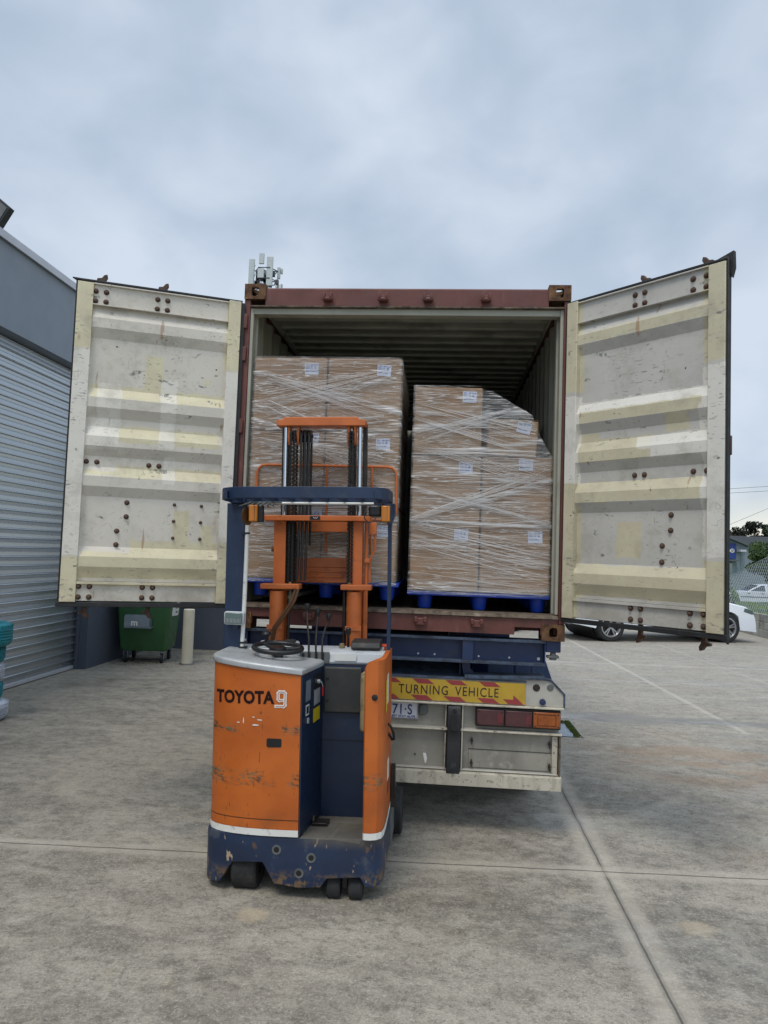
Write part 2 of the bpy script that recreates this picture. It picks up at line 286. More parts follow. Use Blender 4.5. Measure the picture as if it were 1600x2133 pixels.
def wrap_mat(seed):
    n=N('stretch_film_%d'%seed,.3); x,y,z=n.xyz()
    cc=n.t.nodes.new('ShaderNodeCombineXYZ'); n.put(cc.inputs[0],n.mth('ADD',x,y)); n.put(cc.inputs[2],z); co=cc.outputs[0]
    w=n.mth('MULTIPLY',n.mth('SUBTRACT',n.noise(3,2,co,loc=(seed,0,0)),.5),.22)
    masks=[]
    for i,(a,sc,st,th,am) in enumerate(((0,1,.55,.012,.55),(14,1,.6,.013,.8),(-15,1,.6,.014,.8),(5,1,.8,.02,.6),(-26,1.2,.35,.008,.7),(24,1.2,.35,.008,.7),(-4,2,.9,.03,.5))):
        v=n.noise(sc*9,3,co,rough=.65,st=(.07*(1+st),1,1.9),rot=(0,R(a),0),loc=(seed*3+i*2.7,i,seed+i*1.9))
        rid=n.ss(n.mth('ABSOLUTE',n.mth('SUBTRACT',v,.5+.03*(i%3-1))),0,th*1.6,1,0)
        gate=n.ss(n.noise(2.2,3,co,st=(.6,1,2),loc=(i*5+seed,2,i)),.38+.03*i%3,.66)
        masks.append(n.mth('MULTIPLY',n.mth('MULTIPLY',rid,gate),am))
    m=masks[0]
    for k in masks[1:]: m=n.mth('MAXIMUM',m,k)
    fog=n.mth('MULTIPLY',n.ss(n.noise(5,5,co,st=(.3,1,3),rot=(0,R(8),0)),.35,.75),.12)
    # fan bands where the film crossed diagonally
    for (cx,cz,sl,wd,am) in BANDS[seed]:
        d=n.mth('ABSOLUTE',n.mth('SUBTRACT',n.mth('SUBTRACT',z,cz),n.mth('ADD',n.mth('MULTIPLY',n.mth('SUBTRACT',x,cx),sl),n.mth('MULTIPLY',w,.12))))
        b=n.ss(d,0,wd,1,0)
        b=n.mth('MULTIPLY',b,n.ss(n.noise(30,4,co,st=(.06,1,1.6),rot=(0,-math.atan(sl),0),loc=(cx*9,0,cz)),.40,.62)); b=n.mth('MULTIPLY',b,am)
        m=n.mth('MAXIMUM',m,b)
    a=n.mth('ADD',n.mth('MULTIPLY',m,.85),n.mth('ADD',fog,.05),cl=True)
    n.b.inputs['Roughness'].default_value=.22
    n.col((.80,.80,.80)); n.b.inputs['Alpha'].default_value=1; n.put(n.b.inputs['Alpha'],a)
    n.bump(n.mth('ADD',m,n.noise(14,5,co,st=(.15,1,2))),.9,.012); return n.m
BANDS={1:[(-.6,3.16,-.26,.045,.85),(-.6,3.14,.24,.035,.7),(-.9,2.98,-.33,.03,.7),(-.3,2.84,.28,.03,.7),(-.6,2.72,.3,.03,.8),(-.5,2.72,-.35,.03,.7),(-.4,2.3,.1,.03,.5),(-.7,2.5,-.2,.03,.5)],
       2:[(.5,2.97,.18,.05,.9),(.4,2.98,-.25,.04,.8),(.55,2.76,.14,.03,.8),(.6,2.57,-.22,.03,.8),(.55,2.36,.3,.04,.9),(.55,2.34,-.24,.03,.7),(.5,2.2,-.03,.03,.7),(.6,1.98,-.14,.05,.5),(.3,1.76,-.03,.02,.5),(.7,2.62,.12,.02,.5)]}
M['wrap1']=wrap_mat(1); M['wrap2']=wrap_mat(2)
def door_mat(side):
    n=N('door_paint_'+('left' if side else 'right'),.55); u,y,z=n.xyz()
    j=n.mth('MULTIPLY',n.mth('SUBTRACT',n.noise(9,8,rough=.75),.5),.07)
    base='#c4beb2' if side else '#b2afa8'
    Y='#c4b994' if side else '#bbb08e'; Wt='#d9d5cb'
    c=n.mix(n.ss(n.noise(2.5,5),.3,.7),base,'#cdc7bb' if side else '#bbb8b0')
    if side:
        ye=[(-.05,.10,3.28,4),(1.03,1.2,3.33,4),(1.03,1.2,1.4,1.86),(-.05,.09,1.4,1.99),(.10,1.03,1.715,1.90),(.10,1.03,2.99,3.085),(.53,.66,3.0,3.33),(.12,.82,2.68,2.80),(.10,.82,2.43,2.52),(.12,1.03,2.44,2.47),(.30,.41,1.9,2.22),(.13,.22,1.88,2.12),(.1,.7,1.86,1.99),(.2,.24,3.16,3.2),(.08,1.03,1.66,1.69)]
        wh=[(.81,.97,2.66,3.10),(.43,.54,2.66,3.17),(.42,.5,2.40,2.6),(-.05,.09,2.0,3.27),(1.03,1.2,1.87,3.32),(.82,1.02,2.62,2.80)]
    else:
        ye=[(-.05,.12,3.15,4),(-.05,.12,1.4,2.5),(.1,1.0,3.49,3.57),(.1,1.0,2.92,3.0),(.1,.66,2.64,2.80),(.1,1.0,2.36,2.50),(.1,1.0,1.715,1.93),(.40,.58,1.98,2.22),(.99,1.2,3.2,4),(.99,1.2,1.4,1.98),(.1,.25,2.72,2.85),(.75,.9,2.8,2.92)]
        wh=[(-.05,.11,2.5,3.12),(.1,1.0,3.0,3.07),(.55,1.0,2.70,2.79),(.66,1.0,2.64,2.71),(.99,1.2,2.0,3.18),(.97,1.2,2.7,2.95)]
    my=None
    for a in ye:
        k=n.rect(u,a[0],a[1],z,a[2],a[3],.004,j); my=k if my is None else n.mth('MAXIMUM',my,k)
    c=n.mix(n.mth('MULTIPLY',my,.72),c,n.mix(n.ss(n.noise(6,4),.3,.7),Y,'#d0c8a0' if side else '#c4bc98'))
    mw_=None
    for a in wh:
        k=n.rect(u,a[0],a[1],z,a[2],a[3],.004,j); mw_=k if mw_ is None else n.mth('MAXIMUM',mw_,k)
    c=n.mix(n.mth('MULTIPLY',mw_,.7),c,Wt)
    # grime, scuffs, rust specks and runs
    c=n.mix(n.mth('MULTIPLY',n.ss(n.noise(3,7,rough=.7,loc=(3,3,3)),.48,.68),.42),c,'#8a8474')
    c=n.mix(n.mth('MULTIPLY',n.ss(n.noise(22,4,st=(1,1,3),rot=(0,R(-30),0),loc=(6,0,2)),.60,.66),n.mth('MULTIPLY',n.ss(n.noise(3,3,loc=(0,9,4)),.5,.6),.6)),c,'#6d6c66')
    c=n.mix(n.mth('MULTIPLY',n.ss(n.noise(50,5,rough=.7,loc=(1,4,4)),.6,.68),.5),c,'#908a7a')
    c=n.mix(n.mth('MULTIPLY',n.ss(n.noise(7,3,st=(1,1,2.2),rot=(0,R(35),0),loc=(1,0,2)),.66,.70),n.ss(n.noise(40,4,st=(1,1,.3)),.4,.6)),c,'#77766f')
    sc=n.ss(n.mth('ABSOLUTE',n.mth('SUBTRACT',n.noise(9,2,loc=(7,1,4)),.5)),0,.006,1,0)
    c=n.mix(n.mth('MULTIPLY',n.mth('MULTIPLY',sc,n.ss(n.noise(4,3,loc=(9,9,9)),.57,.62)),.65),c,'#4a4a46')
    c=n.mix(n.ss(n.noise(17,5,rough=.6,loc=(2,6,5)),.715,.73),c,'#3a2a22')
    c=n.mix(n.mth('MULTIPLY',n.ss(n.noise(10,4,st=(1.5,1,.22),loc=(8,2,1)),.685,.72),.55),c,'#8f6440')
    lowd=n.mth('MULTIPLY',n.ss(z,1.55,1.9,1,0),n.ss(n.noise(5,6,st=(1,1,1.6)),.4,.65))
    c=n.mix(n.mth('MULTIPLY',lowd,.35),c,'#77705c')
    n.col(c); n.bump(n.mth('ADD',n.noise(12,5),n.mth('MULTIPLY',n.noise(2.5,3),3)),.18,.01); return n.m
M['doorL']=door_mat(True); M['doorR']=door_mat(False)
# ---------------------------------------------------------------- mesh helpers
class MB:
    def __init__(s,mat=None): s.b=bmesh.new(); s.X=mat or Matrix.Identity(4)
    def v(s,p): return s.b.verts.new(s.X@Vector(p))
    def face(s,ps):
        try: return s.b.faces.new([s.v(p) for p in ps])
        except ValueError: return None
    def box(s,a,b,T=None):
        x0,y0,z0=[min(i,j) for i,j in zip(a,b)]; x1,y1,z1=[max(i,j) for i,j in zip(a,b)]
        P=[(x0,y0,z0),(x1,y0,z0),(x1,y1,z0),(x0,y1,z0),(x0,y0,z1),(x1,y0,z1),(x1,y1,z1),(x0,y1,z1)]
        if T: P=[T@Vector(q) for q in P]
        V=[s.v(q) for q in P]
        for q in ((3,2,1,0),(4,5,6,7),(0,1,5,4),(1,2,6,5),(2,3,7,6),(3,0,4,7)): s.b.faces.new([V[i] for i in q])
        return s
    def cyl(s,p0,p1,r0,r1=None,n=16,cap=True):
        r1=r0 if r1 is None else r1; p0=Vector(p0); p1=Vector(p1); d=(p1-p0).normalized()
        a=d.orthogonal().normalized(); b=d.cross(a)
        A=[];B=[]
        for i in range(n):
            t=2*math.pi*i/n; w=a*math.cos(t)+b*math.sin(t)
            A.append(s.v(p0+w*r0)); B.append(s.v(p1+w*r1))
        for i in range(n): s.b.faces.new([A[i],A[(i+1)%n],B[(i+1)%n],B[i]])
        if cap:
            s.b.faces.new(A[::-1]); s.b.faces.new(B)
        return s
    def tube(s,path,r,n=8,closed=False):
        path=[Vector(p) for p in path]; L=len(path); rings=[]; prev=None
        for i,p in enumerate(path):
            if closed: d=path[(i+1)%L]-path[i-1]
            else: d=path[min(i+1,L-1)]-path[max(i-1,0)]
            d.normalize()
            a=(prev-d*prev.dot(d)).normalized() if prev else d.orthogonal().normalized()
            prev=a; b=d.cross(a)
            rr=r[i] if isinstance(r,(list,tuple)) else r
            rings.append([s.v(p+(a*math.cos(2*math.pi*k/n)+b*math.sin(2*math.pi*k/n))*rr) for k in range(n)])
        for i in range(L if closed else L-1):
            A,B=rings[i],rings[(i+1)%L]
            for k in range(n): s.b.faces.new([A[k],A[(k+1)%n],B[(k+1)%n],B[k]])
        if not closed: s.b.faces.new(rings[0][::-1]); s.b.faces.new(rings[-1])
        return s
    def prism(s,pts,h0,h1,ax='z',f0=None,f1=None):
        # pts 2D outline; ax = extrusion axis ; 'z':(x,y) 'y':(x,z) 'x':(y,z)
        def P(a,b,h): return {'z':(a,b,h),'y':(a,h,b),'x':(h,a,b)}[ax]
        A=[s.v(P(a,b,f0(a,b) if f0 else h0)) for a,b in pts]; B=[s.v(P(a,b,f1(a,b) if f1 else h1)) for a,b in pts]
        n=len(pts)
        for i in range(n): s.b.faces.new([A[i],A[(i+1)%n],B[(i+1)%n],B[i]])
        s.b.faces.new(A[::-1]); s.b.faces.new(B); return s
    def lathe(s,prof,c=(0,0,0),axis='z',n=24,closed=False):
        c=Vector(c); rings=[]
        for (r,h) in prof:
            ring=[]
            for k in range(n):
                t=2*math.pi*k/n; a,b=r*math.cos(t),r*math.sin(t)
                q={'z':(a,b,h),'y':(a,h,b),'x':(h,a,b)}[axis]; ring.append(s.v(c+Vector(q)))
            rings.append(ring)
        L=len(rings)
        for i in range(L if closed else L-1):
            A,B=rings[i],rings[(i+1)%L]
            for k in range(n): s.b.faces.new([A[k],A[(k+1)%n],B[(k+1)%n],B[k]])
        if not closed: s.b.faces.new(rings[0][::-1]); s.b.faces.new(rings[-1])
        return s
    def strip(s,prof,a0,a1,ax):
        # open profile swept straight : prof list of 3D points at a0 along axis index ax
        A=[];B=[]
        for p in prof:
            q=list(p); q[ax]=a0; A.append(s.v(q)); q[ax]=a1; B.append(s.v(q))
        for i in range(len(prof)-1): s.b.faces.new([A[i],A[i+1],B[i+1],B[i]])
        return s
    def build(s,name,mat,parent=None,bev=0,seg=2,smooth=True,solid=0,angle=35):
        bmesh.ops.recalc_face_normals(s.b,faces=s.b.faces)
        me=bpy.data.meshes.new(name); s.b.to_mesh(me); s.b.free()
        me.materials.append(M[mat] if isinstance(mat,str) else mat)
        if smooth:
            for p in me.polygons: p.use_smooth=True
            me.set_sharp_from_angle(angle=R(angle))
        o=bpy.data.objects.new(name,me); COL.objects.link(o)
        if parent: o.parent=parent
        if solid:
            k=o.modifiers.new('s','SOLIDIFY'); k.thickness=solid; k.offset=0
        if bev:
            k=o.modifiers.new('b','BEVEL'); k.width=bev; k.segments=seg; k.limit_method='ANGLE'; k.angle_limit=R(40)
        return o
def tag(o,label=None,cat=None,group=None,kind=None):
    for k,v in (('label',label),('category',cat),('group',group),('kind',kind)):
        if v: o[k]=v
    return o
def empty(name,loc,rot=(0,0,0),**k):
    o=bpy.data.objects.new(name,None); COL.objects.link(o); o.location=loc; o.rotation_euler=rot; o.empty_display_size=.2
    return tag(o,**k)
def text(s,size,mat,parent,T,bold=0,sx=1,depth=.0008,name='lettering',fn=None,align='LEFT',space=1,lines=1):
    cu=bpy.data.curves.new('t','FONT'); cu.body=s; cu.size=size; cu.offset=bold; cu.extrude=depth; cu.align_x=align; cu.space_character=space; cu.space_line=lines
    cu.resolution_u=4
    t=bpy.data.objects.new('t',cu); COL.objects.link(t)
    dg=bpy.context.evaluated_depsgraph_get(); me=bpy.data.meshes.new_from_object(t.evaluated_get(dg)); bpy.data.objects.remove(t)
    if fn:
        bm=bmesh.new(); bm.from_mesh(me); xs_=[v.co.x for v in bm.verts]; k=min(xs_)+.01
        while k<max(xs_): bmesh.ops.bisect_plane(bm,geom=bm.verts[:]+bm.edges[:]+bm.faces[:],plane_co=(k,0,0),plane_no=(1,0,0)); k+=.012
        bm.to_mesh(me); bm.free()
    me.materials.clear(); me.materials.append(M[mat]); me.name=name
    for v in me.vertices:
        p=T@Vector((v.co.x*sx,v.co.y,v.co.z)); 
        if fn: p=fn(p)
        v.co=p
    o=bpy.data.objects.new(name,me); COL.objects.link(o); o.parent=parent; return o
def face_y(x,y,z,ry=0,rz=0):   # text plane facing -y at (x,y,z)
    return Matrix.Translation((x,y,z))@Matrix.Rotation(ry,4,'Y')@Matrix.Rotation(rz,4,'Z')@Matrix.Rotation(R(90),4,'X')
def copy_tree(o,parent=None):
    c=o.copy(); COL.objects.link(c); c.parent=parent
    for ch in list(o.children): copy_tree(ch,c)
    return c
def plate_hole(mb,T,w,h,th,hw,hh,n=24):
    # plate in local XY centred, hole half sizes hw,hh (rounded), thickness along local z
    A=[]
    for k in range(n):
        t=2*math.pi*(k+.5)/n; c,s_=math.cos(t),math.sin(t)
        m=min(w/2/abs(c),h/2/abs(s_)); o=(c*m,s_*m)
        q=(hw*math.copysign(abs(c)**.6,c),hh*math.copysign(abs(s_)**.6,s_)); A.append((o,q))
    # snap corners
    V=[]
    for (o,q) in A:
        V.append([mb.v(T@Vector((a,b,z))) for (a,b),z in ((o,0),(q,0),(o,th),(q,th))])
    F=mb.b.faces.new
    for i in range(n):
        a=V[i]; b=V[(i+1)%n]
        oa,ob=A[i][0],A[(i+1)%n][0]
        corner=None
        if abs(abs(oa[0])-w/2)<1e-6 and abs(abs(ob[1])-h/2)<1e-6 and abs(abs(ob[0])-w/2)>1e-6: corner=(oa[0],ob[1])
        elif abs(abs(oa[1])-h/2)<1e-6 and abs(abs(ob[0])-w/2)<1e-6 and abs(abs(oa[0])-w/2)>1e-6: corner=(ob[0],oa[1])
        if corner:
            c0=mb.v(T@Vector((corner[0],corner[1],0))); c1=mb.v(T@Vector((corner[0],corner[1],th)))
            F([a[0],c0,b[0],b[1],a[1]]); F([a[2],c1,b[2],b[3],a[3]][::-1]); F([a[0],a[2],c1,c0]); F([c0,c1,b[2],b[0]])
        else:
            F([a[0],b[0],b[1],a[1]]); F([a[2],b[2],b[3],a[3]][::-1]); F([a[0],a[2],b[2],b[0]])
        F([a[1],b[1],b[3],a[3]])
# ================================================================ ground and setting
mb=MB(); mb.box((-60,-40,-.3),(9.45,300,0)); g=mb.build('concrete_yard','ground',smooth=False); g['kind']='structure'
mb=MB()   # land beyond the retaining wall : verge on the wall, then down to the street
prof=[(-40,.62),(22,.62),(30,.2),(40,-.6),(60,-.6),(300,-.6)]
for (ya,za),(yb,zb) in zip(prof,prof[1:]):
    mb.face([(9.5,ya,za),(200,ya,za),(200,yb,zb),(9.5,yb,zb)])
t=mb.build('verge_terrain','grass',smooth=False); t['kind']='structure'
mb=MB(); mb.box((-300,60,-1),(400,900,-.35)); t=mb.build('far_ground','asphalt'); t['kind']='structure'
mb=MB()
for i in range(5000):
    x=random.uniform(9.55,13.5); y=random.uniform(11,24); h=random.uniform(.04,.12); a=random.uniform(0,3.14); dx,dy=.012*math.cos(a),.012*math.sin(a); l=random.uniform(-.05,.05)
    zz=.62 if y<22 else .62-(y-22)*.0525
    mb.face([(x-dx,y-dy,zz),(x+dx,y+dy,zz),(x+l,y+l,zz+h)])
t=mb.build('grass','blade',smooth=False); tag(t,'rough grass on top of the retaining wall','grass',kind='stuff')
# retaining wall of stacked sleepers
rw=empty('retaining_wall',(9.42,18,0),label='low grey retaining wall of stacked concrete sleepers beside the yard',cat='wall')
for k in range(3):
    mb=MB()
    y=-22+.9*k
    while y<18:
        mb.box((-.06+.012*k,y,k*.215),(.12,y+2.38,k*.215+.207)); y+=2.4
    o=mb.build('sleeper','sleeper',rw,bev=.012)
# chain link fence
fe=empty('chain_link_fence',(9.62,18,.6),label='galvanised chain link fence standing on the retaining wall',cat='fence')
def ftop(y): 
    P=[(11,3.1),(16.2,2.25),(17.3,2.0),(18.2,1.75),(20,1.5),(26,1.3)]
    for (a,b),(c,d) in zip(P,P[1:]):
        if a<=y<=c: return b+(d-b)*(y-a)/(c-a)
    return P[0][1] if y<11 else P[-1][1]
mb=MB()
for sgn in (1,-1):
    k=0; y0=9.0
    while y0<28:
        pts=[]; 
        for i in range(60):
            z=.62+i*.05; y=y0+sgn*i*.05*.75
            if y<11 or y>24: continue
            if z>ftop(y): break
            pts.append((0,y-18,z-.6))
        if len(pts)>1:
            a,b=pts[0],pts[-1]
            mb.cyl(a,b,.0048,n=4,cap=False)
        y0+=.13
mb.build('mesh','wire',fe,smooth=False)
mb=MB(); ys=[11+i*.5 for i in range(27)]; mb.tube([(0,y-18,ftop(y)-.6) for y in ys],.008,6); mb.build('top_wire','wire',fe)
for y in (12.5,20.5,23.8): mb=MB(); mb.cyl((.03,y-18,-.1),(.03,y-18,ftop(y)-.6),.022,n=10); mb.build('post','wire',fe)
# ---------------------------------------------------------------- trees
def blob_tree(name,loc,crowns,leafm,n,ls,label,cat='tree',trunk=True,group=None,seed=1):
    rnd=random.Random(seed)
    root=empty(name,loc,label=label,cat=cat,group=group)
    mb=MB()
    for (cx,cy,cz,rx,ry,rz,wt_) in crowns:
        # sub clumps for an uneven outline
        subs=[]
        for k in range(9):
            while True:
                p=Vector((rnd.uniform(-1,1),rnd.uniform(-1,1),rnd.uniform(-1,1)))
                if p.length<1: break
            subs.append((p*.72,rnd.uniform(.22,.42)))
        for i in range(int(n*wt_)):
            c,rr=rnd.choice(subs); d=Vector((rnd.gauss(0,1),rnd.gauss(0,1),rnd.gauss(0,1))).normalized()*rr*rnd.random()**.4
            q=c+d; p=Vector((cx+q.x*rx,cy+q.y*ry,cz+q.z*rz))
            nrm=Vector((rnd.gauss(0,1),rnd.gauss(0,1),rnd.gauss(0,1))).normalized(); a=nrm.orthogonal().normalized(); b=nrm.cross(a); s_=ls*rnd.uniform(.6,1.4)
            mb.face([p-a*s_,p-b*s_*.5,p+a*s_,p+b*s_*.5])
    mb.build('crown',leafm,root,smooth=False)
    if trunk:
        mb=MB(); mb.tube([(0,0,0),(.02,0,crowns[0][2]*.4),(crowns[0][0]*.5,0,crowns[0][2]*.8),(crowns[0][0],crowns[0][1],crowns[0][2])],[.05*crowns[0][2]+.03,.04*crowns[0][2]+.03,.02*crowns[0][2],.02],8)
        for (cx,cy,cz,*_) in crowns[1:]: mb.tube([(0,0,crowns[0][2]*.45),(cx*.6,cy*.6,cz*.8),(cx,cy,cz)],[.02*cz,.012*cz,.01],6)
        mb.build('trunk','bark',root)
    return root
G1='dark trees on the skyline'
blob_tree('gum_tree',(52.0,130,-.5),[(0,0,8.2,2.9,2.5,2.1,1),(-2.5,0,7.0,2.5,2,1.8,.6),(2.0,.5,6.6,2.6,2,1.7,.6)],'leafdark',1300,.26,'dark round tree against the glow, left one of the skyline group',group=G1,seed=3)
blob_tree('gum_tree',(56.6,130,-.5),[(0,0,9.2,3.2,2.5,2.0,1),(-1.8,.3,7.2,3,2,2.0,.8),(2.6,.5,7.4,2.8,2,1.9,.7)],'leafdark',1500,.26,'tallest dark tree against the glow on the skyline above the grey roof',group=G1,seed=5)
blob_tree('gum_tree',(61.5,132,-.5),[(0,0,8.6,3.2,2.5,1.9,1),(-2.2,.3,6.8,3,2,2.0,.7)],'leafdark',1200,.28,'dark tree at the right end of the skyline group, cut by the frame',group=G1,seed=8)
blob_tree('hedge_tree',(50.0,131,-.5),[(0,0,5.0,7,2.5,2.8,1),(9,0,5.2,7,2.5,2.6,1)],'leafdark',1600,.3,'long dark mass of lower trees beneath the skyline trees',seed=9,group=None)
blob_tree('leafy_tree',(15.3,28.2,-.1),[(0,0,2.9,1.25,1.5,1.3,1),(-.75,0,2.3,.75,1,.6,.5),(1.1,.4,3.0,1.4,1.5,1.5,1),(.3,0,1.9,1.4,1.4,.9,.7)],'leaf',3800,.07,'bushy green tree behind the chain link fence',seed=11)
blob_tree('leafy_shrub',(9.85,19.2,.6),[(0,0,.55,.32,.5,.45,1)],'leafpale',700,.035,'pale green shrub at the end of the retaining wall beside the black door edge','shrub',seed=13)
# ---------------------------------------------------------------- far buildings
b=empty('grey_warehouse',(18,55,-.4),label='small grey metal clad building with a blue sign and sloping roof',cat='building')
mb=MB(); mb.prism([(-14,0),(6.7,0),(6.7,4.05),(5.2,4.65),(-2,6.9),(-9,6.4),(-14,5.4)],0,18,'y'); mb.build('wall','bldgrey',b,smooth=False)
mb=MB()
for i in range(60): mb.box((-14+i*.345,-.03,0),(-13.93+i*.345,-.004,3.9))
mb.build('cladding_rib','bldgrey',b,smooth=False)
mb=MB(); mb.prism([(6.9,4.0),(6.9,4.18),(5.2,4.86),(-2,7.1),(-9.3,6.6),(-9.3,6.4),(-2,6.9),(5.2,4.65)],-.5,18,'y'); mb.build('roof','bldgrey2',b,smooth=False)
sg=MB(); sg.box((2.4,-.12,2.98),(5.95,-.035,4.22)); s_=sg.build('sign_panel','signblue',b)
for cx in (5.33,5.66):
    mb=MB(); mb.lathe([(.10,-.15),(.17,-.15),(.17,-.13),(.10,-.13)],(cx,0,3.62),'y',20,closed=True)
    if cx>5.5: mb.box((-.02,-.15,-.16),(.02,-.13,.16),Matrix.Translation((cx,0,3.62))@Matrix.Rotation(R(35),4,'Y'))
    mb.build('sign_letter','wht',s_)
mb=MB(); mb.box((2.2,-.6,2.78),(6.0,-.03,2.9)); mb.build('awning','bldgrey2',b)
mb=MB(); mb.box((3.6,-.06,1.0),(4.9,-.02,2.6)); mb.box((5.1,-.06,1.0),(5.7,-.02,2.6)); mb.build('window','lampglass',b)
mb=MB(); mb.box((6.0,-.9,3.55),(6.45,-.02,3.72)); mb.build('wall_light','flash',b)
b=empty('long_grey_roofed_building',(36,80,-.5),label='long dull grey roofed building behind the sign building',cat='building')
mb=MB(); mb.box((-24,0,0),(3.5,20,5.0)); mb.build('wall','bldgrey',b,smooth=False)
mb=MB(); mb.prism([(-24.4,4.9),(3.8,4.9),(1.2,5.95),(-24.4,5.9)],-.4,20,'y'); mb.build('roof','bldgrey2',b,smooth=False)
# overhead wires
wires=[((9,30,5.19),(40,30,8.3),'upper of the two level overhead wires at right'),((9,30,5.0),(40,30,8.0),'lower of the two level overhead wires at right'),((9,30,1.65),(34,30,13.6),'slanting service wire rising to the right above the trees')]
for a,c,l in wires:
    mb=MB(); a=Vector(a);c=Vector(c); mb.tube([a.lerp(c,i/20)-Vector((0,0,.10*math.sin(math.pi*i/20))) for i in range(21)],.008,5)
    tag(mb.build('overhead_wire','cable'),l,'cable',group='overhead wires')
# ---------------------------------------------------------------- antenna tower
tw=empty('mobile_phone_tower',(-16.9,60,-.4),label='tall pole with clustered pale antenna panels rising behind the container',cat='antenna tower')
mb=MB(); mb.cyl((0,0,0),(0,0,28.6),.35,.22,16); mb.build('pole','antenna',tw)
mb=MB()
for z in (26.6,27.6,28.6):
    mb.tube([(1.05*math.cos(t*math.pi/3),1.05*math.sin(t*math.pi/3),z) for t in range(6)],.05,6,closed=True)
    for t in range(3): mb.cyl((0,0,z),(1.1*math.cos(t*2.09),1.1*math.sin(t*2.09),z),.05,n=6)
mb.build('headframe','antdark',tw)
for (x,y,z0_,z1_,w) in ((-1.3,-.5,26.9,29.55,.52),(-1.55,-.2,27.2,27.9,.2),(-1.55,-.2,28.4,29.1,.2),(-.25,-1,28.9,29.9,.46),(-.3,-.9,27.6,28.5,.6),(.5,-.8,26.9,29.65,.58),(1.15,.1,27.9,29.0,.28),(1.35,.4,28.5,29.0,.2),(1.1,.2,26.6,27.4,.26),(1.4,.4,27.0,27.5,.18)):
    mb=MB(); mb.box((x-w/2,y-.1,z0_),(x+w/2,y+.12,z1_)); mb.build('antenna_panel','antenna',tw,bev=.03)
for i in range(30):
    x=random.uniform(-.95,1.2); z=random.uniform(26.5,28.3); mb=MB(); mb.box((x-.14,-.6,z),(x+.16,-.3,z+random.uniform(.3,.55))); mb.build('radio_unit','antdark',tw,bev=.02)
mb=MB()
for i in range(10):
    x=random.uniform(-1,1.1); z=random.uniform(27,29); mb.tube([(x,-.5,z),(x+random.uniform(-.3,.3),-.55,z-.3),(x+random.uniform(-.3,.3),-.4,z-.8)],.025,5)
mb.build('feeder_cables','antdark',tw)
# ================================================================ building on the left
bd=empty('industrial_unit',(-5.15,5.7,0),rot=(0,0,0),label='slate blue rendered industrial unit with a grey roller door',cat='building')
def B(a,b_): return (a[0]+5.15,a[1]-5.7,a[2]),(b_[0]+5.15,b_[1]-5.7,b_[2])
mb=MB(); mb.box(*B((-5.7,-12,4.59),(-5.15,5.72,5.70))); mb.build('fascia_wall','fascia',bd)
mb=MB(); mb.box(*B((-5.7,5.68,0),(-5.15,5.95,4.588))); mb.build('pier','walldark',bd)
mb=MB(); mb.box(*B((-5.45,5.952,0),(-5.16,8.6,5.5))); mb.box(*B((-5.44,8.4,0),(-3.74,8.7,3.9))); mb.build('wall','walldark',bd)
mb=MB(); mb.box(*B((-3.74,8.36,0),(-3.66,8.74,3.95))); mb.build('corner_trim','fascia',bd)
mb=MB(); mb.box(*B((-16,-12,0),(-5.75,8.6,5.45))); mb.build('rear_block','fascia',bd)
mb=MB(); mb.box(*B((-5.72,-12,5.702),(-5.11,5.8,5.745))); mb.box(*B((-5.13,-12,5.64),(-5.10,5.8,5.70))); mb.build('roof_flashing','flash',bd)
mb=MB(); prof=[]; z=.05
def xs(z): return -.19
rd=[]
z=.06
while z<4.70:
    rd+=[(-.200,0,z),(-.202,0,z+.046),(-.196,0,z+.050),(-.196,0,z+.057),(-.202,0,z+.061),(-.200,0,z+.094),(-.178,0,z+.0955),(-.174,0,z+.102),(-.178,0,z+.112),(-.195,0,z+.120)]
    z+=.122
mb.strip(rd,-17.6,-.02,1); rdr=mb.build('roller_door','galv',bd,solid=0,smooth=False)
mb=MB(); mb.box((-.235,-17.6,.012),(-.175,-.052,.06)); mb.build('bottom_rail','flash',rdr,bev=.004)
mb=MB(); mb.box((-.5,-17.7,4.42),(-.205,-.02,4.585)); mb.build('shutter_box','plasticblk',bd)
mb=MB(); mb.box((-.17,-.05,0),(-.12,-.021,4.58)); mb.build('door_guide','walldark',bd)
# flood light on the wall
fl=empty('wall_floodlight',(-5.15,2.9,6.05),label='square floodlight with a dark frame at the top of the left wall',cat='floodlight')
T=Matrix.Translation((.03,.12,.04))@Matrix.Rotation(R(-8),4,'Y')@Matrix.Rotation(R(12),4,'X')
Aq=(.04,.02); fa=(-.45,.36); fb=(-.26,-.45)
def fq(i,j): return (Aq[0]+fa[0]*i+fb[0]*j,Aq[1]+fa[1]*i+fb[1]*j)
mb=MB(); mb.prism([fq(0,0),fq(1,0),fq(1,1),fq(0,1)],.09,.19,'y'); mb.build('housing','plasticblk',fl,bev=.006)
mb=MB(); mb.prism([fq(.05,.06),fq(.95,.06),fq(.95,.94),fq(.05,.94)],.084,.089,'y'); mb.build('lens','legs',fl)
mb=MB(); mb.box((-.4,-.4,-.25),(-.36,-.3,.1)); mb.build('bracket','plasticblk',fl)
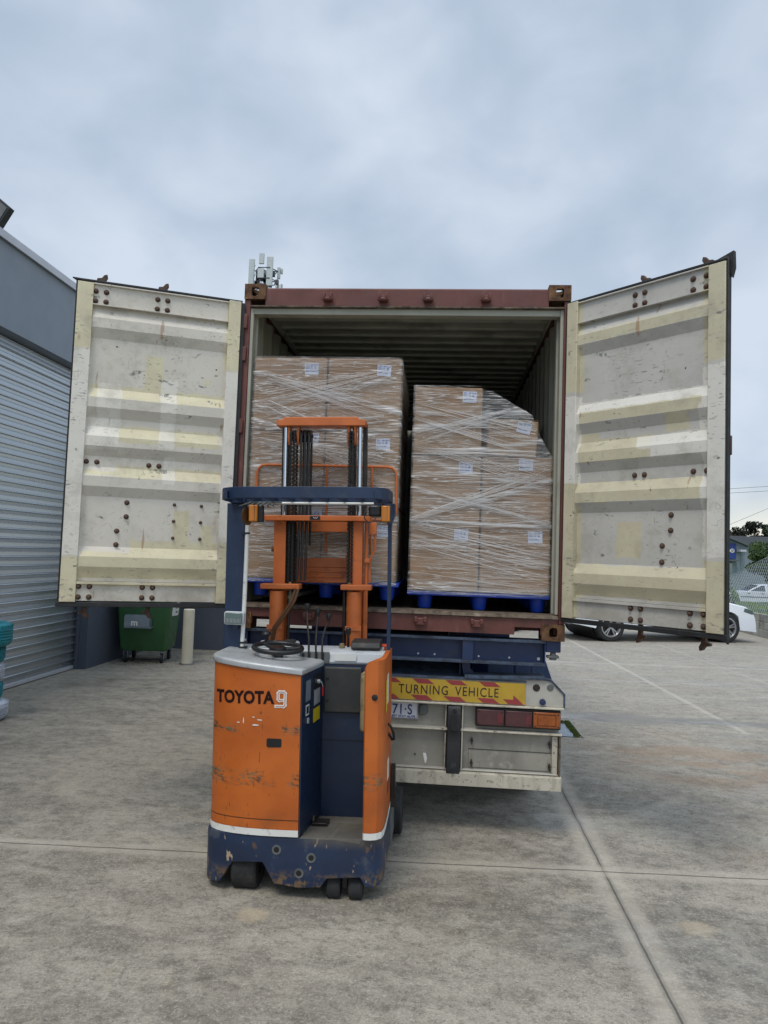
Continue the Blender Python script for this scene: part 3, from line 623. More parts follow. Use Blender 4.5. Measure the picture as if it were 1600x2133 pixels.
# ---------------------------------------------------------------- bin
bn=empty('wheelie_bin',(-4.65,6.78,0),rot=(0,0,R(7)),label='large green four wheeled waste bin beside the cream post',cat='bin')
mb=MB()
def rr(w,d,z,r_=.06): 
    P=[]
    for (sx,sy,a0) in ((1,1,0),(-1,1,90),(-1,-1,180),(1,-1,270)):
        for k in range(4):
            a=R(a0+k*30); P.append((sx*(w-r_)+r_*math.cos(a),sy*(d-r_)+r_*math.sin(a),z))
    return P
lv=[rr(.36,.29,.20),rr(.39,.32,.24),rr(.45,.40,1.05),rr(.47,.42,1.06),rr(.47,.42,1.12)]
V=[[mb.v(p) for p in l] for l in lv]
for i in range(len(V)-1):
    for k in range(16): mb.b.faces.new([V[i][k],V[i][(k+1)%16],V[i+1][(k+1)%16],V[i+1][k]])
mb.b.faces.new(V[0][::-1]); mb.b.faces.new(V[-1]); mb.build('body','green',bn)
mb=MB(); mb.box((-.48,-.43,1.125),(.48,.43,1.19)); mb.build('lid','green',bn,bev=.03)
for sx in (-1,1):
    for sy in (-1,1):
        mb=MB(); mb.cyl((sx*.30-.022,sy*.24,.08),(sx*.30+.022,sy*.24,.08),.08,n=18); w=mb.build('castor_wheel','rubber',bn,bev=.006)
        mb=MB(); mb.box((sx*.30-.035,sy*.24-.02,.07),(sx*.30-.027,sy*.24+.02,.20)); mb.box((sx*.30+.027,sy*.24-.02,.07),(sx*.30+.035,sy*.24+.02,.20)); mb.build('fork','greymet',w)
mb=MB(); mb.box((-.27,-.52,.62),(.14,-.505,.80)); mb.box((-.27,-.52,.60),(.17,-.36,.615)); mb.box((.12,-.5,.62),(.14,-.36,.79)); mb.box((-.27,-.5,.79),(.1,-.38,.81)); tr=mb.build('pocket_bracket','greymet',bn)
text('m',.15,'wht',tr,face_y(-.16,-.523,.64),bold=.004,name='paint_mark')
for (y0,y1,z0_,z1_) in ((-.26,-.09,.79,.95),(-.06,.14,.78,1.0)):
    mb=MB(); mb.box((.4475-.012,y0,z0_),(.4475,y1,z1_),Matrix.Rotation(0,4,'X')); st_=mb.build('sticker','wht',bn)
    st_.rotation_euler=(0,R(4),0); st_.location=(-.055,0,.03)
    if y0>-.1:
        for i,(tx,zz,sz) in enumerate((('BIN',.90,.07),('9794',.82,.06))):
            text(tx,sz,'green',st_,Matrix.Translation((.449,y0+.01,zz))@Matrix.Rotation(R(90),4,'Z')@Matrix.Rotation(R(90),4,'X'),bold=.001)
bn.location=(-4.63,6.83,0)
mb=MB()
for i in range(170):
    x=random.gauss(-4.6,.45); y=random.gauss(6.75,.35); s_=random.uniform(.008,.028); a=random.uniform(0,6.3)
    if x<-5.1 or y>8.2: continue
    mb.face([(x+s_*math.cos(a),y+s_*math.sin(a),.003),(x-s_*.5*math.sin(a),y+s_*.5*math.cos(a),.006+s_*.3),(x-s_*math.cos(a),y-s_*math.sin(a),.004),(x+s_*.5*math.sin(a),y-s_*.5*math.cos(a),.002)])
tag(mb.build('leaf_litter','tan',smooth=False),'dry leaves and grit scattered under the green bin','litter',kind='stuff')
# bollard
bo=empty('pipe_bollard',(-3.88,6.66,0),label='cream painted steel pipe post standing on the concrete by the bin',cat='bollard')
mb=MB(); mb.lathe([(.0,-.05),(.092,-.05),(.092,.905),(.080,.915),(.0,.915)],n=28); mb.build('pipe','bollard',bo)
mb=MB(); mb.lathe([(.0,-.01),(.135,-.01),(.12,.018),(.0,.02)],n=28); mb.build('mortar_collar','legs',bo)
# tyre stack
zz=0
TY=[('wtyre',.205,.315,-4.49,'white painted tyre at the bottom of the tyre stack'),('teal',.20,.285,-4.53,'teal painted tyre just above the bottom white one'),('wtyre',.21,.29,-4.53,'white painted tyre in the middle of the tyre stack'),('teal',.19,.29,-4.53,'teal painted tyre second from the top of the stack'),('teal',.255,.325,-4.50,'wide teal painted tyre on top of the tyre stack')]
for m_,h,ro,cx,l in TY:
    mb=MB(); P=[]
    w=h; ri=ro*.58; e=.03
    prof=[(ri,.02),(ri+.02,0.006),(ro-.05,0.0),(ro-.015,.02),(ro,.05)]
    for k in range(4):
        zc=.05+(w-.10)*(k+1)/5; prof+=[(ro+.004,zc-.006),(ro-.008,zc-.005),(ro-.008,zc+.003),(ro+.004,zc+.004)]
    prof+=[(ro,w-.05),(ro-.015,w-.02),(ro-.05,w),(ri+.02,w-.006),(ri,w-.02),(ri+.03,w-.03),(ri+.05,w/2),(ri+.03,.03)]
    mb.lathe(prof,n=44,closed=True)
    for k in range(40):
        a=2*math.pi*k/40; T=Matrix.Rotation(a,4,'Z'); mb.box((ro-.012,-.012,w-.055),(ro+.004,.010,w-.02),T)
    o=mb.build('painted_tyre',m_); o.location=(cx-.19,2.32,zz); o.rotation_euler=(0,0,random.random()); tag(o,l,'tyre',group='stacked painted tyres'); zz+=h-.002
# drain
dr=empty('drain_pit',(1.5,3.35,0),label='rectangular steel covered drain pit with mossy edges in the concrete',cat='drain')
mb=MB(); mb.box((-.55,-.36,-.02),(.42,.38,.004)); mb.build('pit_frame','moss',dr)
mb=MB(); mb.box((-.5,-.36,.0),(.36,.31,.009)); mb.build('cover','wetsteel',dr)
mb=MB(); mb.box((-.57,.38,-.02),(.50,.43,.007)); mb.box((.44,-.38,-.02),(.455,.38,.012)); mb.build('frame_edge','sleeper',dr)
mb=MB()
for i in range(500):
    if random.random()<.5: x=random.uniform(-.5,.42); y=random.uniform(.31,.38)
    else: x=random.uniform(.36,.42); y=random.uniform(-.36,.38)
    s_=random.uniform(.008,.02); mb.face([(x-s_,y,.005),(x+s_,y,.005),(x+random.uniform(-.01,.01),y,.005+s_*1.6)])
mb.build('moss','moss',dr,smooth=False)
# ================================================================ cars
def wheel(parent,x,y,z,r_,w,side,name='wheel',spk=10):
    e=empty(name,(x,y,z)); e.parent=parent
    mb=MB(); rt=r_; ri=r_*.70
    mb.lathe([(ri,-w/2),(rt-.03,-w/2),(rt,-w/2+.03),(rt,w/2-.03),(rt-.03,w/2),(ri,w/2)],axis='y',n=36,closed=True); mb.build('tyre','tyre',e)
    mb=MB(); s_=side
    mb.lathe([(ri,-w/2),(ri-.02,-w/2-.005),(ri-.035,-w/2+.02),(ri-.035,w/2-.02),(ri-.02,w/2+.005),(ri,w/2)],axis='y',n=36,closed=True)
    mb.cyl((0,s_*(w/2-.05),0),(0,s_*(w/2-.005),0),ri*.22,n=18)
    for k in range(spk):
        a=2*math.pi*(k//2)/(spk/2)+(.16 if k%2 else -.16)
        T=Matrix.Rotation(a,4,'Y')
        mb.box((-.014,s_*(w/2-.045),ri*.1),(.014,s_*(w/2-.012),ri-.01),T)
    mb.build('rim','alloy',e)
    mb=MB(); mb.cyl((0,s_*-.02,0),(0,s_*(w/2-.075),0),ri-.03,n=24); mb.build('brake_disc','steel',e)
    return e
def car(name,loc,rz,paintm,label,side_prof,win_prof,wb0,wb1,wr,W_,floor=.3,lampz=None,nose=None,beltz=.95):
    root=empty(name,loc,(0,0,rz),label=label,cat='car')
    # side_prof: closed outline (x,z) without arches; arches cut by inserting arcs
    ar=wr+.05
    bot=[]
    x0=side_prof[0][0]; 
    P=[q for q in side_prof]
    def arc(cx): return [(cx-ar*math.cos(t*math.pi/12)*1.0,wr+ar*math.sin(t*math.pi/12)) for t in range(13)]
    low=[(side_prof[0][0],side_prof[0][1])]
    low+= [(wb0-ar,floor)]+arc(wb0)[1:-1]+[(wb0+ar,floor),(wb1-ar,floor)]+arc(wb1)[1:-1]+[(wb1+ar,floor)]
    out=low+side_prof[1:]
    mb=MB(); cx=(wb0+wb1)/2; zs=.55
    secs=[]
    for (yy,sx_,sz_) in ((-W_/2,.965,.93),(-W_/2+.05,.985,.975),(-W_/2+.16,.997,.995),(0,1.0,1.0),(W_/2-.16,.997,.995),(W_/2-.05,.985,.975),(W_/2,.965,.93)):
        ring=[]
        for i,(x,z) in enumerate(out):
            if i<len(low): sxx,szz=(1,1) if 0<i<len(low)-1 else (sx_,1)
            else: sxx,szz=sx_,sz_
            yv=yy
            if z>zs and i>=len(low): yv=yy*(1-.06*(z-zs))
            ring.append(mb.v((cx+(x-cx)*sxx,yv,zs+(z-zs)*szz if z>zs else z)))
        secs.append(ring)
    n=len(out)
    for A,Bq in zip(secs,secs[1:]):
        for i in range(n): mb.b.faces.new([A[i],A[(i+1)%n],Bq[(i+1)%n],Bq[i]])
    mb.b.faces.new(secs[0][::-1]); mb.b.faces.new(secs[-1])
    bmesh.ops.triangulate(mb.b,faces=[f_ for f_ in mb.b.faces if len(f_.verts)>6])
    body=mb.build('body',paintm,root,angle=28)
    # greenhouse: tapered
    mb=MB(); tp=.80
    zb=min(z for x,z in win_prof); zt=max(z for x,z in win_prof)
    ringA=[];ringB=[]
    for s_ in (-1,1):
        rg=[mb.v((x,s_*(W_/2-.05)*(1-(1-tp)*(z-zb)/(zt-zb)),z)) for x,z in win_prof]; ringA.append(rg)
    n=len(win_prof)
    for i in range(n): mb.b.faces.new([ringA[0][i],ringA[0][(i+1)%n],ringA[1][(i+1)%n],ringA[1][i]])
    mb.b.faces.new(ringA[0][::-1]); mb.b.faces.new(ringA[1]); mb.build('roof',paintm,root,bev=.03)
    # windows
    cxw=sum(x for x,z in win_prof)/n
    def wpt(x,z,s_): return (x,s_*((W_/2-.05)*(1-(1-tp)*(z-zb)/(zt-zb))+.004),z)
    xa=min(x for x,z in win_prof); xb=max(x for x,z in win_prof)
    tops=sorted([x for x,z in win_prof if z>zt-.09]); ta,tb=tops[0],tops[-1]
    z0_=zb+.06; z1_=zt-.09
    for s_ in (-1,1):
        for (fa,fb) in ((.06,.50),(.54,.95)):
            lo0=xa+(xb-xa)*fa+.05; lo1=xa+(xb-xa)*fb-.05
            up0=max(lo0,ta+(tb-ta)*fa) if fa>.3 else ta+.06; up1=min(lo1,tb-.02) if fb<.7 else tb-.05
            mb=MB(); mb.face([wpt(lo0,z0_,s_),wpt(lo1,z0_,s_),wpt(up1,z1_,s_),wpt(up0,z1_,s_)]); mb.build('window','glass',root,smooth=False,solid=.006)
    # wind screens on sloped ends
    for (pa,pb) in ((xb,tb),(xa,ta)):
        mb=MB(); yb=W_/2-.14; yt=yb*tp
        d=.012 if pa>pb else -.012
        f_=lambda q:(pa+(pb-pa)*q+d*1.6, q)
        a0,_=f_(.10); a1,_=f_(.88); za=zb+(zt-zb)*.10+.006; zc=zb+(zt-zb)*.88
        mb.face([(a0,-yb,za),(a0,yb,za),(a1,yt,zc),(a1,-yt,zc)]); mb.build('windscreen','glass',root,smooth=False,solid=.006)
    for xw in (wb0,wb1):
        for s_ in (-1,1): wheel(root,xw,s_*(W_/2-.13),wr,wr,.22,s_)
        mb=MB(); mb.lathe([(0,-W_/2+.26),(wr+.03,-W_/2+.26),(wr+.03,W_/2-.26),(0,W_/2-.26)],(xw,0,wr),'y',24); mb.build('wheel_well','plasticblk',root)
    return root,body
# white SUV, local +x = forward
wp=[(-.75,.95),(1.95,.95),(1.1,1.62),(.4,1.68),(-.5,1.62),(-.85,1.2)]
sp=[(-.98,.42),(4.18,.28),(4.16,.50),(4.14,.62),(4.06,.80),(3.86,.93),(3.4,1.02),(2.6,1.08),(2.0,1.10),(-.2,1.08),(-.86,1.05),(-.97,.9),(-1.0,.7)]
root,body=car('parked_suv',(4.28,13.85,0),math.atan2(.95,3.15),'carwhite','white four wheel drive parked beyond the right container door, nose to the right',sp,wp,0,3.26,.375,1.86,.33)
for s_ in (-1,1):
    mb=MB(); mb.prism([(3.72,.80),(3.98,.72),(4.05,.75),(3.98,.84),(3.76,.90)],s_*.76,s_*.925,'y'); mb.build('headlight','lampglass',root,bev=.02)
    mb=MB(); mb.box((.45,s_*.915,.30),(2.8,s_*.935,.40)); mb.build('sill','plasticblk',root)
    for xd in (1.0,2.1):
        mb=MB(); mb.box((xd,s_*.925,.88),(xd+.18,s_*.95,.905)); mb.build('door_handle','carwhite',root,bev=.006)
    for xd in (.55,1.55,2.55):
        mb=MB(); mb.box((xd,s_*.9235,.42),(xd+.008,s_*.9265,.98)); mb.build('door_seam','plasticblk',root)
mb=MB(); mb.box((4.10,-.5,.45),(4.155,.5,.60)); mb.build('grille','plasticblk',root)
mb=MB(); mb.box((-1.06,-.75,.40),(-.97,.75,.62)); mb.build('bumper','greymet',root,bev=.03)
# silver hatch on the street
wp=[(-.85,.90),(1.75,.92),(1.35,1.15),(.85,1.37),(.1,1.43),(-.55,1.38),(-.8,1.15)]
sp=[(-.75,.40),(3.3,.25),(3.33,.5),(3.25,.66),(2.9,.80),(1.9,.93),(1.5,.95),(-.55,.93),(-.8,.85),(-.82,.6)]
root,body=car('parked_hatchback',(22.5,45.6,-.6),R(180),'carsilver','silver hatchback parked in the street behind the chain link fence',sp,wp,0,2.6,.31,1.7,.26)
for s_ in (-1,1):
    for xd in (.7,1.6):
        mb=MB(); mb.box((xd,s_*.845,.80),(xd+.16,s_*.87,.825)); mb.build('door_handle','plasticblk',root)
    mb=MB(); mb.box((.35,s_*.852,.56),(2.2,s_*.868,.60)); mb.build('side_moulding','plasticblk',root)
# pale blue car glimpsed under the trailer
wp=[(-.85,.90),(1.75,.92),(.85,1.37),(.1,1.43),(-.55,1.38)]
root,body=car('parked_sedan',(2.6,17.5,0),R(250),'carblue','pale blue sedan glimpsed through the fork pocket under the container',[(-.75,.40),(3.3,.25),(3.33,.5),(3.25,.66),(2.9,.80),(1.9,.93),(1.5,.95),(-.85,.95),(-1.2,.9),(-1.22,.6)],wp,0,2.6,.31,1.7,.26)
# ================================================================ shipping container
ZB=1.374; H=2.591; D=6.058
ct=empty('shipping_container',(0,0,ZB),label='open rusty red shipping container with its two cream doors swung wide',cat='container')
zt=H
# roof beam, sill, posts
mb=MB(); mb.prism([(0,H-.165),(.0,H-.035),(.02,H-.022),(.09,H-.022),(.09,H-.165)],-1.06,1.06,'x'); mb.build('header_beam','red',ct,bev=.004)
mb=MB(); mb.box((-1.17,-.012,H-.178),(1.17,.10,H-.166)); mb.build('header_lip','edge',ct,bev=.003)
sill=[(-1.06,.04),(-1.05,.04),(-1.05,.09),(-.87,.09),(-.87,.035),(.865,.035),(.865,.09),(1.05,.09),(1.05,.04),(1.06,.04),(1.17,.12),(1.17,.158),(-1.17,.158),(-1.17,.12)]
mb=MB(); mb.prism(sill,-.002,.10,'y'); mb.build('sill_beam','red',ct,smooth=False)
mb=MB()
mb.prism([(-.006,.150),(-.02,.157),(-.004,.180),(.14,.184),(.14,.16),(.0,.159)],-1.17,1.17,'x'); mb.build('sill_plate','edge',ct)
for s_ in (-1,1):
    mb=MB(); mb.box((s_*1.219,.0,.118),(s_*1.172,.10,H-.118)); mb.build('corner_post','red',ct,bev=.006)
    mb=MB(); mb.box((s_*1.171,.012,.185),(s_*1.148,.10,H-.18)); mb.box((s_*1.171,.101,.185),(s_*1.135,.13,H-.18)); mb.build('door_jamb','cream',ct,bev=.003)
    for z in (.40,.95,1.5,2.05,2.3):
        mb=MB(); mb.box((s_*1.222,-.02,z-.055),(s_*1.186,.03,z+.055)); mb.build('hinge_lug','red',ct,bev=.006)
mb=MB(); mb.box((-1.17,.02,H-.225),(1.17,.10,H-.179)); mb.build('door_jamb','cream',ct,bev=.003)
# castings
cast=None
for (sx,z) in ((-1,H-.118),(1,H-.118),(1,0),(-1,0)):
  for yb in (0,1):
    mb=MB(); w,hh,dd=.162,.118,.178
    # local box, origin at outer corner; face plates with holes
    cx=sx*(1.219-w/2); y0=-.012 if yb==0 else D-.166
    yf=y0 if yb==0 else y0+dd
    Tf=Matrix.Translation((cx,yf,z+hh/2))@Matrix.Rotation(R(90 if yb==0 else -90),4,'X'); plate_hole(mb,Tf@Matrix.Translation((0,0,-.028)),w-.001,hh-.001,.028,.029,.037)
    Ts=Matrix.Translation((sx*1.219,y0+dd/2,z+hh/2))@Matrix.Rotation(R(90*sx),4,'Y')@Matrix.Rotation(R(90),4,'Z'); plate_hole(mb,Ts@Matrix.Translation((0,0,-.028)),dd-.002,hh-.002,.028,.037,.028)
    zt_=z+hh if z>1 else z
    Tt=Matrix.Translation((cx,y0+dd/2,zt_))@(Matrix.Identity(4) if z>1 else Matrix.Rotation(R(180),4,'X')); plate_hole(mb,Tt@Matrix.Translation((0,0,-.028)),w-.003,dd-.003,.028,.032,.055)
    zz=z if z>1 else z+hh-.012
    mb.box((cx-w/2+.004,y0+.003,zz),(cx+w/2-.004,y0+dd-.003,zz+.012))
    mb.box((cx-sx*w/2,y0+.003,z+.002),(cx-sx*(w/2-.012),y0+dd-.003,z+hh-.002))
    mb.box((cx-w/2+.004,(y0+dd-.014 if yb==0 else y0),z+.002),(cx+w/2-.004,(y0+dd-.002 if yb==0 else y0+.012),z+hh-.002))
    mb.build('corner_casting','rust',ct,angle=40)
for x in (-.578,-.161,.173,.598):
    mb=MB(); z=2.483
    mb.box((x-.034,-.052,z-.026),(x+.034,-.001,z+.012)); mb.box((x-.036,-.062,z-.012),(x-.016,-.02,z+.026)); mb.box((x+.016,-.062,z-.012),(x+.036,-.02,z+.026)); mb.cyl((x-.04,-.045,z-.016),(x+.04,-.045,z-.016),.014,n=8)
    mb.build('cam_keeper','red',ct,bev=.004)
for x in (-.62,-.232,.191,.595):
    mb=MB(); z=.108
    mb.box((x-.04,-.05,z-.03),(x+.04,-.002,z+.022)); mb.box((x-.045,-.062,z-.01),(x-.02,-.02,z+.03)); mb.box((x+.02,-.062,z-.01),(x+.045,-.02,z+.03))
    mb.build('cam_keeper','red',ct,bev=.006)
# walls, roof, floor
def trap(p,d,a,b_):
    out=[]; x=a
    while x<b_-.01:
        out+=[(x,0),(x+p*.25,0),(x+p*.5,d),(x+p*.75,d)]; x+=p
    out.append((b_,0)); return out
for s_ in (-1,1):
    mb=MB(); pr=trap(.278,.036,.13,D-.1)
    mb.strip([(s_*(1.172+d),y,0) for y,d in pr],.16,H-.08,2); mb.build('side_wall','cream' ,ct,smooth=False,solid=.003)
    mb=MB(); mb.box((s_*1.219,.13,H-.10),(s_*1.15,D-.1,H-.03)); mb.box((s_*1.219,.13,.02),(s_*1.16,D-.1,.16)); mb.build('side_rail','red',ct)
    mb=MB(); mb.box((s_*1.148,.13,H-.105),(s_*1.13,D-.1,H-.04)); mb.build('inner_rail','roofin',ct)
mb=MB(); pr=trap(.209,.022,.11,D-.1); mb.strip([(0,y,H-.045-.5*d) for y,d in pr],-1.16,1.16,0); mb.build('roof_sheet','roofin',ct,smooth=False,solid=.003)
mb=MB()
for i in range(28): mb.box((-1.15,.2+.209*i,H-.075),(1.15,.235+.209*i,H-.055))
mb.build('roof_bow','roofin',ct)
mb=MB(); mb.box((-1.17,.14,.14),(1.17,D-.1,.168)); mb.build('plywood_floor','floor',ct)
mb=MB(); pr=trap(.25,.04,-1.17,1.17); mb.strip([(x,D-.10+d,0) for x,d in pr],.15,H-.05,2); mb.build('end_wall','cream',ct,smooth=False,solid=.003)
for y in [ .5+.5*i for i in range(11)]: mb=MB(); mb.box((-1.16,y,.02),(1.16,y+.05,.138)); mb.build('cross_member','red',ct)
# ---- doors
bolt_me=None
def bolt(parent,u_,z,s=1):
    flip=parent.location.x<0
    global bolt_me
    if bolt_me is None:
        mb=MB(); mb.lathe([(0,-.021),(.012,-.020),(.019,-.012),(.021,-.004),(.028,-.003),(.028,.002),(0,.002)],axis='y',n=14)
        o=mb.build('bolt','boltm'); bolt_me=o.data; bpy.data.objects.remove(o)
    o=bpy.data.objects.new('bolt',bolt_me); COL.objects.link(o); o.parent=parent; o.location=(u_,0,z); o.scale=(s,1,s); o.rotation_euler=(math.pi if flip else 0,0,0); return o
RID=[(3.64,3.56,3.49,3.42),(3.06,2.99,2.92,2.85),(2.785,2.715,2.645,2.575),(2.50,2.43,2.36,2.29),(1.935,1.865,1.795,1.715)]
def make_door(side):
    # local: +x from hinge to free edge, front (inside face, to camera) at y=0 facing -y ; right door built likewise
    left=side<0
    if left: loc=(-1.235,-.03,0); ang=R(180+23)
    else: loc=(1.195,-.03,0); ang=R(-45)
    d=bpy.data.objects.new('door',None); COL.objects.link(d); d.parent=ct; d.location=(loc[0],loc[1],-ZB); d.rotation_euler=(0,0,ang)
    d['label']='left container door, cream inside with patched paint' if left else 'right container door, cream inside with black rubber edge'
    fy=1 if left else -1     # direction of camera side in local y after rotation
    # For ang=203deg local +y points to world (sin..): (−sin203, cos203)=(.39,-.92) → toward camera ; right: (sin45,cos45)=away
    m='doorL' if left else 'doorR'
    def Y(v): return -fy*v       # v negative = toward camera
    Wd=1.14
    def bx(name,u0,u1,v0,v1,z0,z1,mat=m,bev=.003):
        mb=MB(); mb.box((u0,Y(v0),z0),(u1,Y(v1),z1)); return mb.build(name,mat,d,bev=bev)
    bx('stile',0,.088,-.012,.045,1.548,3.815); bx('stile',1.035,Wd,-.012,.045,1.548,3.802)
    # top and bottom rails, set back, with bottom flange lip
    mb=MB(); mb.box((.089,Y(.008),3.655),(1.034,Y(.045),3.803)); mb.box((.089,Y(-.010),3.648),(1.034,Y(.03),3.654)); mb.box((.089,Y(-.012),3.795),(1.034,Y(.008),3.803)); mb.build('top_rail',m,d)
    mb=MB(); mb.box((.089,Y(.008),1.556),(1.034,Y(.045),1.672)); mb.box((.089,Y(-.012),1.673),(1.034,Y(.03),1.69)); mb.build('bottom_rail',m,d)
    prof=[(0,Y(.034),3.65)]
    for (a,b1,b2,e_) in RID: prof+=[(0,Y(.034),a),(0,Y(-.002),b1),(0,Y(-.002),b2),(0,Y(.034),e_)]
    prof+=[(0,Y(.034),1.692)]
    mb=MB(); mb.strip(prof,.087,1.036,0); mb.build('corrugated_panel',m,d,smooth=False,solid=.003)
    mb=MB(); mb.box((.0,Y(.046),1.55),(Wd,Y(.055),3.80)); 
    mb.build('outer_skin','red',d)
    # gasket
    mb=MB()
    mb.box((-.01,Y(-.004),3.812),(Wd+.012,Y(.03),3.826)); mb.box((-.01,Y(-.006),1.515),(Wd+.02,Y(.035),1.546))
    if left:
        mb.box((Wd+.001,Y(.0),1.53),(Wd+.012,Y(.04),3.81)); mb.box((-.03,Y(.0),1.53),(-.003,Y(.03),3.81))
        mb.prism([(Wd-.01,3.80),(Wd+.04,3.828),(Wd-.01,3.828)],Y(.0),Y(.03),'y')
    else:
        mb.box((Wd+.003,Y(-.004),1.50),(Wd+.016,Y(.018),3.82)); mb.box((Wd+.003,Y(.022),1.49),(Wd+.014,Y(.040),3.83))
        mb.prism([(Wd-.10,3.826),(Wd+.035,3.865),(Wd+.038,3.76),(Wd+.022,3.70),(Wd+.003,3.78),(Wd+.0,3.822)],Y(.018),Y(.05),'y')
        mb.box((-.015,Y(.0),1.53),(-.002,Y(.03),3.81))
    mb.build('gasket','rubber',d,bev=.003)
    # bolts
    u2=[1.02,.95,.60,.53] if left else [.60,.53,.93,1.015]
    for u_ in u2:
        for z in (3.748,3.678): bolt(d,u_,z,.68).location.y=Y(.007) 
        for z in (1.655,1.582): bolt(d,u_,z,.68).location.y=Y(.007)
        bolt(d,u_,2.532,.66).location.y=Y(.033)
    for (u_,z) in (((.735,2.255),(.735,2.155),(.793,2.05),(.793,1.953)) if left else ((.788,2.263),(.786,2.165),(.73,2.066),(.729,1.962))): bolt(d,u_,z,.66).location.y=Y(.033)
    if left:
        for u_ in (.408,.217):
            for z in (2.257,2.137,2.015): bolt(d,u_,z,.45).location.y=Y(.033)
    # locking rods with cams on the outer side
    for u_ in (.555,.98):
        mb=MB(); mb.cyl((u_,Y(.09),1.50),(u_,Y(.09),3.85),.017,n=12)
        mb.build('lock_rod','rust',d)
        for (zc,up) in ((3.83,1),(1.50,-1)):
            mb=MB(); P=[(u_-.012,zc-up*.02),(u_+.012,zc-up*.02),(u_+.014,zc+up*.015),(u_+.045,zc+up*.025),(u_+.042,zc+up*.04),(u_+.012,zc+up*.045),(u_-.004,zc+up*.068),(u_-.025,zc+up*.075),(u_-.030,zc+up*.05),(u_-.016,zc+up*.025)]
            mb.prism(P,Y(.075),Y(.105),'y'); mb.build('lock_cam','boltm',d,bev=.004)
    mb=MB(); mb.box((.3,Y(.10),2.55),(.98,Y(.12),2.60)); mb.build('lock_handle','rust',d,bev=.005)
    # edge bracket seen on the right door edge
    if not left:
        mb=MB(); mb.box((Wd-.02,Y(.056),2.62),(Wd+.012,Y(.07),2.74)); mb.build('edge_bracket','red',d,bev=.006)
    for z in (1.75,2.3,2.9,3.5):
        mb=MB(); mb.box((-.03,Y(.03),z-.05),(.06,Y(.062),z+.05)); mb.build('hinge_strap','rust',d,bev=.004)
    return d
make_door(-1); make_door(1)
# ================================================================ pallets and cartons
def cup_pallet(x0,x1,zt_,cups,label,y0=.14,y1=1.28):
    r_=empty('plastic_pallet',((x0+x1)/2,(y0+y1)/2,zt_-.13),label=label,cat='pallet',group='blue plastic pallets')
    w=(x1-x0)/2; dd=(y1-y0)/2
    mb=MB(); mb.box((-w,-dd,.105),(w,dd,.129)); mb.box((-w,-dd-.004,.098),(w,-dd+.01,.125)); mb.build('deck','bluepal',r_,bev=.004)
    for cx in cups:
        for cy in (-dd+.09,0,dd-.09):
            mb=MB(); mb.lathe([(0,0),(.044,0),(.050,.012),(.060,.100),(.072,.104),(0,.104)],(cx-(x0+x1)/2,cy,.0),n=20)
            mb.build('foot_cup','bluepal',r_)
    return r_
cup_pallet(.08,1.13,1.69,(.21,.62,1.05),'blue plastic pallet under the right wrapped stack, standing on the container floor')
lp=cup_pallet(-1.12,.02,1.742,(-1.03,-.53,-.07),'blue plastic pallet under the tall left stack, raised on the forks',y0=.05,y1=1.19)
CL=[]
def carton(x0,x1,y0,y1,z0,z1,label,lab=None,rot=0,group='brown cartons on the pallets',stuff=None):
    r_=empty('carton',((x0+x1)/2,(y0+y1)/2,z0),label=label,cat='carton',group=group); 
    w=(x1-x0)/2-.003; d=(y1-y0)/2-.002; h=z1-z0-.004
    mb=MB(); mb.box((-w,-d,0),(w,d,h)); bx_=mb.build('box','card',r_,bev=.012,seg=3)
    if rot: r_.rotation_euler=rot
    if lab:
        lx,lz,tilt=lab; lx-=(x0+x1)/2; lz-=z0
        T=Matrix.Translation((lx,-d-.0015,lz))@Matrix.Rotation(tilt,4,'Y')
        mb=MB(T); mb.box((-.052,-.0015,-.042),(.052,0,.042)); L_=mb.build('paper_label','paper',r_)
        text('QTY:  108 PIECES\nN.W.:  6.5   kgs\nG.W.:  7.5   kgs\n\nMade in China',.0125,'ink',L_,T@face_y(-.046,-.0022,.026),depth=.0003,name='print',lines=.95,bold=.0003)
    return r_
yf=.045
rows=((2.858,3.42),(2.30,2.858),(1.745,2.30)); rn=('top','middle','bottom')
ll=((( -.69,3.33),(-.14,3.325)),((-.668,2.80),(-.13,2.768)),((-.62,2.22),(-.10,2.12)))
for i,(z0_,z1_) in enumerate(rows):
    for k,(x0_,x1_) in enumerate(((-1.135,-.572),(-.566,-.006))):
        nm=('left','right')[k]
        carton(x0_,x1_,yf,yf+.57,z0_,z1_,'brown carton, %s row %s of the tall left stack'%(rn[i],nm),(ll[i][k][0],ll[i][k][1],R(3 if (i+k)%2 else -2)))
        if k==1: carton(x0_,x1_,yf+.575,yf+1.14,z0_,z1_,'brown carton, %s row behind the front right one of the tall left stack'%rn[i])
yf=.135
rows=((2.712,3.232),(2.20,2.708),(1.692,2.197)); rl=(((.505,3.155),None),((.49,2.617),(.935,2.65)),((.47,2.115),(1.015,2.115)))
for i,(z0_,z1_) in enumerate(rows):
    for k,(x0_,x1_) in enumerate(((.09,.606),(.612,1.13))):
        if i==0 and k==1: continue
        nm=('left','right')[k]; L_=rl[i][k]
        carton(x0_,x1_,yf,yf+.57,z0_,z1_,'brown carton, %s row %s of the lower right stack'%(rn[i],nm),(L_[0],L_[1],R(-2 if k else 1)))
c_=carton(.62,1.0,yf+.03,yf+.55,2.714,3.00,'small tilted carton under loose film on top of the right stack',(.89,2.94,R(10)),rot=(0,R(3),R(4)))
c_=carton(.70,1.13,.86,1.42,2.71,3.14,'brown carton standing furthest back, behind the small tilted one on the right stack',(1.0,3.06,0))
